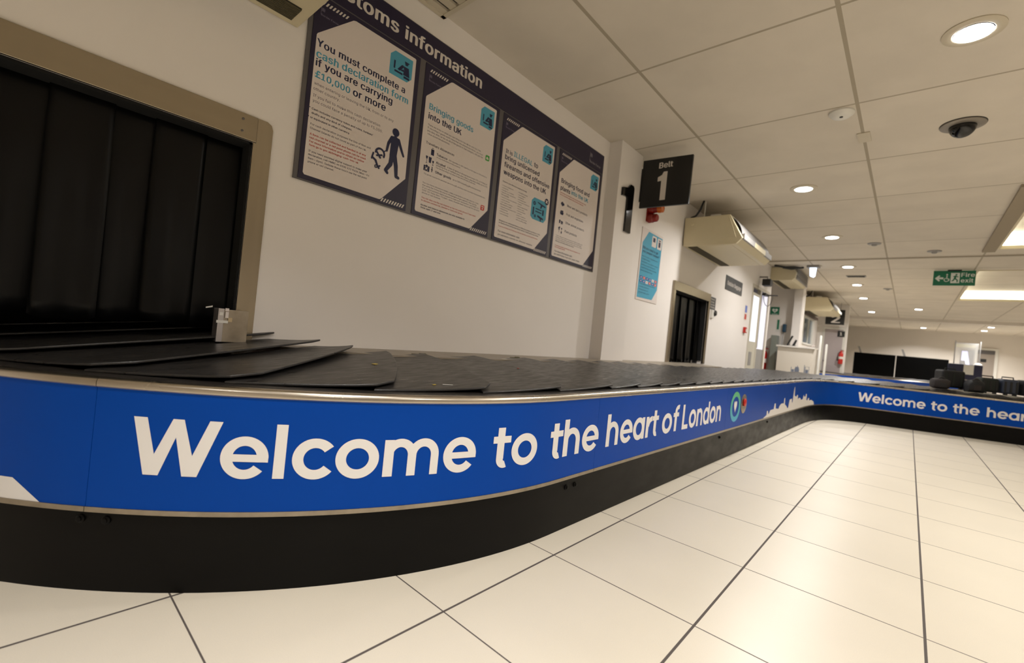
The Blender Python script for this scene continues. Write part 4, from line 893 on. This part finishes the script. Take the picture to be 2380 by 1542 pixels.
# ================================================================== CEILING THINGS
def downlight(x, y, label, k=1.0):
    t = thing('ceiling_downlight', (x, y, CE-.03), label, 'ceiling light', 'round recessed ceiling downlights')
    MB().lathe([(.136*k, .030), (.136*k, .024), (.120*k, .018), (.095*k, .016), (.088*k, .020), (.088*k, .030)], (x, y, CE-.03), 40).build('trim_ring', M_CEILR, t, smooth=True)
    MB().lathe([(.084*k, .0175), (.084*k, .0150)], (x, y, CE-.03), 40).build('diffuser', M_LAMP, t)
    l_ = lamp(x, y, CE-.019, 20 if x < 4 else 32 if x < 24 else 52)
    if x > 24: l_.data.spread = radians(140)
M_CEILR = mat('beige_lamp_trim', srgb(.74, .70, .62), .45)
DL = [(3.557, -.125, 'largest glowing downlight, nearest the top right corner'), (5.971, 1.066, 'glowing downlight above and right of the belt 1 sign'), (8.451, 1.06, 'third glowing downlight in the row, next after the one by the belt sign'),
      (11.078, 1.076, 'glowing downlight just right of the lit emergency fitting'), (13.55, 1.104, 'glowing downlight just below the small slotted vent'), (16.152, 1.138, 'glowing downlight third from the far end of the long row'),
      (20.03, 1.147, 'smallest downlight at the far end of the long row'), (18.70, -.06, 'lone downlight left of and below the fire exit sign'), (26.2, -.30, 'far downlight washing the end wall above the black screens'),
      (26.07, -2.11, 'lower of two far downlights close together at right'), (24.23, -2.13, 'upper of two far downlights close together at right')]
for (x, y, l) in DL: downlight(x, y, l)
# light coffers
for i, ((x0, x1, y0, y1), lab) in enumerate(zip(CO, ('glowing recessed light coffer at the right edge, nearer one', 'glowing recessed light coffer behind the fire exit sign'))):
    t = thing('light_coffer', ((x0+x1)/2, (y0+y1)/2, CE), lab, 'ceiling light'); zt = CE+.24
    MB().box((x0-.02, y0-.02, zt), (x1+.02, y1+.02, zt+.02)).build('coffer_lid', M_CEIL, t)
    MB().box((x1-.004, y0, CE+.04), (x1+.01, y1, zt)).build('glowing_side', M_COVE, t); MB().box((x0-.01, y0, CE+.10), (x0+.004, y1, zt)).build('glowing_side', M_COVE, t)
    MB().box((x0, y1-.004, CE+.10), (x1, y1+.01, zt)).build('glowing_side', M_COVE, t); MB().box((x0, y0-.01, CE+.10), (x1, y0+.004, zt)).build('glowing_side', M_COVE, t)
    g = MB(); g.box((x1-.004, y0-.01, CE-.01), (x1+.03, y1+.01, CE+.04)); g.box((x0-.03, y0-.01, CE-.01), (x0+.004, y1+.01, CE+.10)); g.box((x0, y1-.004, CE-.01), (x1, y1+.03, CE+.10)); g.box((x0, y0-.03, CE-.01), (x1, y0+.004, CE+.10)); g.build('coffer_rim', M_AC, t)
# dome camera
t = thing('dome_camera', (4.88, -.165, CE-.1), 'black dome security camera under the big ceiling light', 'camera')
MB().lathe([(.135, 0), (.135, -.010), (.120, -.016), (.085, -.018)], (4.88, -.165, CE), 36).build('dome_base', mat('grey_base_ring', srgb(.50, .47, .43), .35, .3), t, smooth=True)
MB().lathe([(.138, .0), (.138, -.004), (.130, -.005)], (4.88, -.165, CE), 36).build('gasket', M_BLACK, t)
MB().lathe([(.082, -.014)]+[(.082*cos(a), -.020-.082*sin(a)) for a in [i*pi/2/9 for i in range(9)]]+[(.004, -.102)], (4.88, -.165, CE), 36).build('dome', M_GLOSSB, t, smooth=True)
t = thing('smoke_detector', (4.25, .552, CE-.05), 'round white smoke detector at a ceiling tile joint', 'smoke detector')
MB().lathe([(.085, 0), (.085, -.012), (.078, -.020), (.060, -.036), (.030, -.044), (.01, -.045)], (4.25, .552, CE), 32).build('detector_body', M_WPL, t, smooth=True); MB().lathe([(.012, -.044), (.012, -.048), (.004, -.049)], (4.23, .55, CE), 16).build('sensor_eye', M_BLACK, t)
o = MB().box((4.70, .40, CE-.008), (4.90, .49, CE-.001)).build('cover_plate', M_CEILR); tag(o, 'small beige cover plate on the ceiling bar past the smoke detector', 'cover plate')
for (x, y, l) in ((9.80, -.15, 'small sprinkler head left of the nearer light coffer'), (9.05, .57, 'flat round detector at the tile joint mid ceiling'), (14.2, .55, 'distant flat detector in the ceiling')):
    t = thing('ceiling_detector', (x, y, CE-.04), l, 'detector'); MB().lathe([(.09, 0), (.085, -.014), (.04, -.018), (.03, -.04), (.012, -.045)], (x, y, CE), 24).build('detector_body', M_GREY, t, smooth=True)
t = thing('slot_vent', (12.26, 1.02, CE-.01), 'thin dark slotted vent between two downlights in the long row', 'vent')
MB().box((12.16, .86, CE-.014), (12.36, 1.20, CE-.001)).build('vent_frame', M_GREY, t); MB().box((12.18, .88, CE-.018), (12.34, 1.18, CE-.013)).build('vent_slots', M_ACGD, t)
# slatted diffuser at the top edge
t = thing('ceiling_grille', (1.2, 2.1, CE-.02), 'slatted ceiling grille against the wall at the top edge', 'vent')
MB().box((.62, 1.64, CE-.012), (1.715, 2.39, CE-.002)).build('grille_backing', M_ACGD, t)
for i in range(9): y = 1.66+i*.083; MB().box((.64, y, CE-.030), (1.70, y+.055, CE-.010)).build('grille_blade', M_CEILR, t)
g = MB(); g.box((1.70, 1.62, CE-.034), (1.73, 2.395, CE-.002)); g.box((.60, 1.60, CE-.034), (1.73, 1.63, CE-.002)); g.box((.60, 2.37, CE-.034), (1.73, 2.398, CE-.002)); g.build('grille_frame', M_CEILR, t)
# emergency fitting
t = thing('emergency_light', (10.9, 1.63, 2.72), 'small lit blue-white emergency exit fitting hanging from the ceiling', 'exit light')
MB().box((10.82, 1.52, CE-.05), (10.98, 1.74, CE)).build('fitting_base', M_GREY, t, bevel=.006); MB().prism([(1.575, CE-.05), (1.690, CE-.05), (1.675, 2.70), (1.62, 2.675), (1.59, 2.70)], 10.86, 10.93, lambda u, v, w: (w, u, v)).build('lit_blade', emis('blue_white_glow', (.62, .76, 1.0, 1), 1.6), t)
# fire exit sign
t = thing('fire_exit_sign', (11.6, -.48, 2.62), 'green hanging sign reading Fire exit with arrow and running man', 'sign')
K = 1.221; FE = lambda u, v, w_: (11.6-w_, -.198-u*K, H+(v-H)*K)
MB().box((0, 2.318, -.03), (.463, 2.545, 0), FE).build('sign_panel', M_GRNS, t, bevel=.004)
MB().box((.155, 2.535, -.03), (.31, 2.5585, .004), FE).build('mounting_bar', M_BLACK, t);
g = MB(); text(g, 'Fire', .310, .450, 2.450, FE, .001, .02, cap=.062); text(g, 'exit', .310, .440, 2.365, FE, .001, .02, cap=.062)
g.flat([(.02, 2.427), (.065, 2.475), (.08, 2.462), (.062, 2.443), (.115, 2.443), (.115, 2.415), (.062, 2.415), (.08, 2.392), (.065, 2.380)], .001, FE)
g.ringflat((.150, 2.405), .030, .021, .001, FE, a0=1.9, a1=6.4, n=28); g.box((.148, 2.42, 0), (.158, 2.472, .001), FE); g.ringflat((.153, 2.485), .010, 0, .001, FE, n=14); g.box((.15, 2.415, 0), (.178, 2.424, .001), FE); g.box((.172, 2.39, 0), (.182, 2.42, .001), FE)
g.box((.195, 2.355, 0), (.293, 2.51, .001), FE); g.build('sign_symbols', M_GRNW, t, tri=True)
g = MB(); g.ringflat((.255, 2.483), .012, 0, .0016, FE, n=14)
for (a, c, r_) in (((.25, 2.468), (.24, 2.425), .012), ((.24, 2.425), (.27, 2.40), .008), ((.27, 2.40), (.268, 2.368), .007), ((.238, 2.425), (.222, 2.39), .008), ((.222, 2.39), (.205, 2.388), .006), ((.25, 2.465), (.278, 2.445), .006), ((.248, 2.462), (.222, 2.455), .006)):
    dv = Vector((c[0]-a[0], c[1]-a[1])).normalized(); g.flat([(a[0]-dv.y*r_, a[1]+dv.x*r_), (a[0]+dv.y*r_, a[1]-dv.x*r_), (c[0]+dv.y*r_, c[1]-dv.x*r_), (c[0]-dv.y*r_, c[1]+dv.x*r_)], .0016, FE)
g.build('running_figure', M_GRNS, t)

# ================================================================== THE FAR END
# second carousel
A2, B2 = Vector((16.2, 2.15)), Vector((23.6, -1.5)); D2 = (B2-A2).normalized(); N2 = Vector((D2.y, -D2.x))
if N2.y > 0: N2 = -N2
def FC2(s, z, w_): p = A2+D2*s+N2*w_; return (p.x, p.y, z)
c2 = thing('baggage_carousel', (19.5, .5, 0), 'second baggage carousel with blue side far behind the first', 'baggage carousel')
LL = (B2-A2).length
sweep(MB(), 0, LL, [(-.01, 0), (-.03, 0), (-.03, .26), (-.01, .26)], 1, F=FC2).build('kickboard', M_SKIRT, c2)
sweep(MB(), 0, LL, [(0, .262), (-.012, .262), (-.012, .636), (0, .636)], 1, F=FC2).build('fascia_panel', M_BLUE, c2)
sweep(MB(), 0, LL, [(.004, .636), (-.02, .66), (-.12, .664), (-.12, .63), (-.02, .63)], 1, F=FC2).build('top_rail', M_STEEL, c2)
sweep(MB(), 0, LL, [(-.12, .62), (-.9, .62), (-.9, .0), (-.88, .0), (-.88, .60), (-.12, .60)], 1, F=FC2).build('under_deck', M_DARK, c2)
for i in range(12):
    a = i*LL/12; m_ = MB(); m_.add([FC2(a, .672, -.07), FC2(a+LL/12+.03, .684, -.07), FC2(a+LL/12+.03, .71, -.87), FC2(a, .70, -.87), FC2(a, .664, -.07), FC2(a+LL/12+.03, .676, -.07), FC2(a+LL/12+.03, .70, -.87), FC2(a, .69, -.87)], [(0, 1, 2, 3), (4, 7, 6, 5), (0, 4, 5, 1), (1, 5, 6, 2), (2, 6, 7, 3), (3, 7, 4, 0)]); m_.build('slat', M_RUBBER, c2)
# black screens
def screen(y0, y1, x, label):
    t = thing('display_screen', (x, (y0+y1)/2, 0), label, 'partition screen', 'black partition screens behind the second carousel')
    MB().box((x, y0+.01, .06), (x+.06, y1-.01, 1.63)).build('screen_panel', mat('matt_black_panel', srgb(.01, .01, .01), .6, spec=.08), t, bevel=.004)
    for y in (y0+.15, y1-.15): MB().box((x-.15, y-.03, 0), (x+.21, y+.03, .06)).build('screen_foot', M_BLACK, t)
    ym = y0+(y1-y0)*.86; MB().prism([(0, 1.63), (.08, 1.63), (-.02, 1.92), (-.09, 1.92)], x+.01, x+.03, lambda u, v, w_: (w_, ym-u, v)).build('top_bracket', M_GREY, t)
screen(.505, 2.00, 26.3, 'left black partition screen behind the second carousel'); screen(-1.20, .495, 26.3, 'right black partition screen behind the second carousel')
# navy desk with glass
t = thing('passport_desk', (24.6, -1.6, 0), 'navy control desk with glass screen and pinned notice behind the bags', 'desk')
MB().box((24.0, -2.0, 0), (24.8, -1.10, 1.45)).build('desk_body', M_NAVYD, t, bevel=.01); MB().box((23.97, -2.0, .86), (24.0, -1.10, .89)).build('trim_strip', M_GREY, t)
MB().box((23.985, -1.77, 1.08), (23.998, -1.50, 1.44)).build('pinned_notice', M_WPL, t)
MB().box((24.38, -1.93, 1.45), (24.39, -1.25, 2.28)).build('glass_screen', M_GLASS, t)
for y in (-1.24, -1.92): MB().box((24.36, y-.015, 1.45), (24.41, y+.015, 2.36)).build('screen_post', M_GREY, t)
MB().lathe([(.10, 0), (.11, .03), (.04, .08)], (24.1, -1.88, 1.45), 16).build('white_dome', M_WPL, t, smooth=True)  # small white dome standing on the desk
# far doorway
d = MB(); FDF = FX(28.0, -2.05); d.box((0, 0, -.02), (.08, 2.30, .05), FDF); d.box((.60, 0, -.02), (.70, 2.30, .05), FDF); d.box((.08, 2.22, -.02), (.60, 2.30, .05), FDF); struct(d, 'door_3', M_WPL)
MB().box((.08, 0.01, 0), (.60, 2.05, .03), FDF).build('door_leaf', mat('taupe_door_leaf', srgb(.58, .54, .50), .5), bpy.data.objects['door_3']); MB().box((.08, 2.05, 0), (.60, 2.22, .03), FDF).build('transom', M_GREYR, bpy.data.objects['door_3']); MB().box((.18, 1.70, .03), (.36, 1.84, .036), FDF).build('door_sign', M_BLACK, bpy.data.objects['door_3'])
t = thing('lit_wall_screen', (27.9, -1.85, 1.3), 'blue-violet lit screen on the end wall above the navy desk', 'screen')
MB().box((27.93, -2.02, 1.35), (27.99, -1.62, 2.15)).build('screen_frame', M_GREY, t); MB().prism([(.02, 2.12), (.20, 2.12), (.32, 1.38), (.20, 1.38), (.14, 1.7), (.02, 1.7)], 0, .004, FX(27.93, -1.62)).build('lit_panel', M_WINB, t)
t = thing('reflected_light', (27.9, -1.8, 2.2), 'pale cream panel standing in for reflected light over the lit blue screen', 'reflection')
MB().box((27.94, -2.04, 2.28), (27.995, -1.40, 2.42)).build('reflection_panel', mat('cream_reflection', srgb(.86, .84, .70), .5), t)  # cream panel painted for light reflected in the desk glass

# bags on the far leg of the belt
def bag(s, off, wd, dp, hg, m, m2, label, kind='case', ang=0.0):
    P, nn = pathat(s); tx = Vector((-nn.y, nn.x)); c = P-nn*off; z0 = .699+.05*off
    def F_(u, v, w_): a = cos(ang)*u-sin(ang)*w_; b_ = sin(ang)*u+cos(ang)*w_; q = c+tx*a-nn*b_; return (q.x, q.y, z0+v)
    t = thing('suitcase' if kind == 'case' else 'duffel_bag' if kind == 'duffel' else 'backpack', F_(0, 0, 0), label, 'luggage', 'luggage waiting on the far part of the belt')
    if kind == 'case':
        MB().box((-wd/2, .02, -dp/2), (wd/2, hg, dp/2), F_).build('shell', m, t, bevel=.035, seg=4)
        for x in (-wd/3, 0, wd/3): MB().box((x-.012, .05, -dp/2-.006), (x+.012, hg-.04, -dp/2), F_).build('rib', m2, t)
        MB().tube([F_(-.07, hg, 0), F_(-.07, hg+.03, 0), F_(.07, hg+.03, 0), F_(.07, hg, 0)], .009).build('carry_handle', m2, t)
        for x in (-wd/2+.05, wd/2-.05): MB().box((x-.02, 0, -dp/2), (x+.02, .03, -dp/2+.04), F_).build('foot', M_BLACK, t)
    else:
        pr = [(.5*math.copysign(abs(cos(a))**.55, cos(a)), .5+.5*math.copysign(abs(sin(a))**.55, sin(a))) for a in [2*pi*i/28 for i in range(28)]]
        m_ = MB(); rings = []
        for i, (x, k_) in enumerate(((-.5, .45), (-.46, .8), (-.3, 1), (0, 1.03), (.3, 1), (.46, .8), (.5, .45))):
            for (a, b_) in pr: m_.v.append(Vector(F_(x*wd, hg*(.5+(b_-.5)*k_) if kind == 'duffel' else hg*(b_*k_), a*dp*k_)))
        n_ = len(pr); m_.f = [(j*n_+i, j*n_+(i+1) % n_, (j+1)*n_+(i+1) % n_, (j+1)*n_+i) for j in range(6) for i in range(n_)]+[tuple(range(n_))[::-1], tuple(range(6*n_, 7*n_))]
        m_.build('bag_body', m, t, smooth=True)
        ar = [F_(-.2*wd+.4*wd*i/10, hg*.96+.03*sin(pi*i/10), -.05) for i in range(11)]; MB().tube(ar, .013).build('carry_strap', m2, t, smooth=True)
        MB().box((-wd*.22, hg*.2, -dp*.53), (wd*.22, hg*.6, -dp*.49), F_).build('pocket', m2, t, bevel=.01)
M_B1 = mat('charcoal_fabric', srgb(.13, .12, .12), .8, var=.1); M_B2 = mat('black_fabric', srgb(.045, .045, .05), .7); M_B3 = mat('dark_green_fabric', srgb(.10, .12, .10), .8); M_B4 = mat('slate_blue_shell', srgb(.17, .20, .27), .5); M_B5 = mat('dark_brown_fabric', srgb(.14, .115, .11), .8); M_B6 = mat('olive_strap', srgb(.30, .32, .25), .8)
bag(11.68, .32, .22, .22, .17, M_B5, M_B1, 'low dark brown bag at the left end of the luggage', 'duffel')
bag(11.92, .62, .32, .24, .31, M_B2, M_B3, 'tall black suitcase, highest of the luggage', 'case', .1)
bag(12.12, .33, .21, .22, .20, M_B2, M_B5, 'low black bag in front of the gap right of the tallest suitcase', 'backpack')
bag(12.36, .52, .22, .22, .25, M_B3, M_B1, 'dark green case left of the slate blue suitcase', 'case')
bag(12.60, .50, .21, .22, .26, M_B4, M_BLACK, 'slate blue ribbed suitcase on the belt near the right edge', 'case')
bag(12.88, .48, .29, .24, .27, M_B2, M_B4, 'black suitcase cut off by the right edge', 'case')
# bits of tape and torn labels on the belt and deck
def scrap(x, y, z, l, wd, m, label, a=0.0, tz=0.0):
    m_ = MB(); pts = [(-l/2, -wd/2), (l/2, -wd/2*.7), (l/2*1.1, wd/2), (-l/2*.8, wd/2*1.1)]
    m_.prism([(p[0]*cos(a)-p[1]*sin(a), p[0]*sin(a)+p[1]*cos(a)) for p in pts], 0, .0012, lambda u, v, w_: (x+u, y+v, z+w_+tz*v))
    tag(m_.build('torn_label', m), label, 'torn label', 'scraps of label on the belt')
M_YEL = mat('yellow_tape', srgb(.80, .70, .30), .6)
SCR = [(1.118, 1.80, .030, .018, M_YEL, 'yellow scrap of label on the belt below the first poster', .4), (1.172, 1.435, .020, .008, M_YEL, 'small yellow scrap near the outer edge of the belt', .3), (1.225, 1.415, .045, .007, M_WPL, 'thin white and pink strip of label on the belt edge', -.4),
       (2.22, 2.02, .050, .03, M_WPL, 'white torn label on the belt below the second poster', .2), (1.95, 1.66, .02, .012, M_RED, 'tiny red scrap of label mid belt', .7)]

# place the scraps on the slats under them
bpy.context.view_layer.update()
DG = bpy.context.evaluated_depsgraph_get()
for (x, y, l, wd, m, lab, a) in SCR:
    hit_, loc, nrm_, idx, ob, mtx = SC.ray_cast(DG, Vector((x, y, .9)), Vector((0, 0, -1)), distance=.4)
    z = loc.z+.0008 if hit_ else .72
    scrap(x, y, z, l, wd, m, lab, a)
for (x, y, lab) in ((1.60, 2.13, 'splintered wooden chip on the steel deck below the board'), (2.47, 2.15, 'dark splinter lying on the steel deck further along')):
    m_ = MB(); m_.prism([(-.05, 0), (-.01, -.008), (.06, -.002), (.02, .010)], 0, .004, lambda u, v, w_: (x+u, y+v, .7455+w_)); m_.prism([(.0, -.004), (.045, -.010), (.046, -.006), (.004, .002)], .004, .008, lambda u, v, w_: (x+u, y+v, .7455+w_))
    tag(m_.build('splinter', mat('dirty_wood', srgb(.38, .36, .26), .7)), lab, 'splinter')
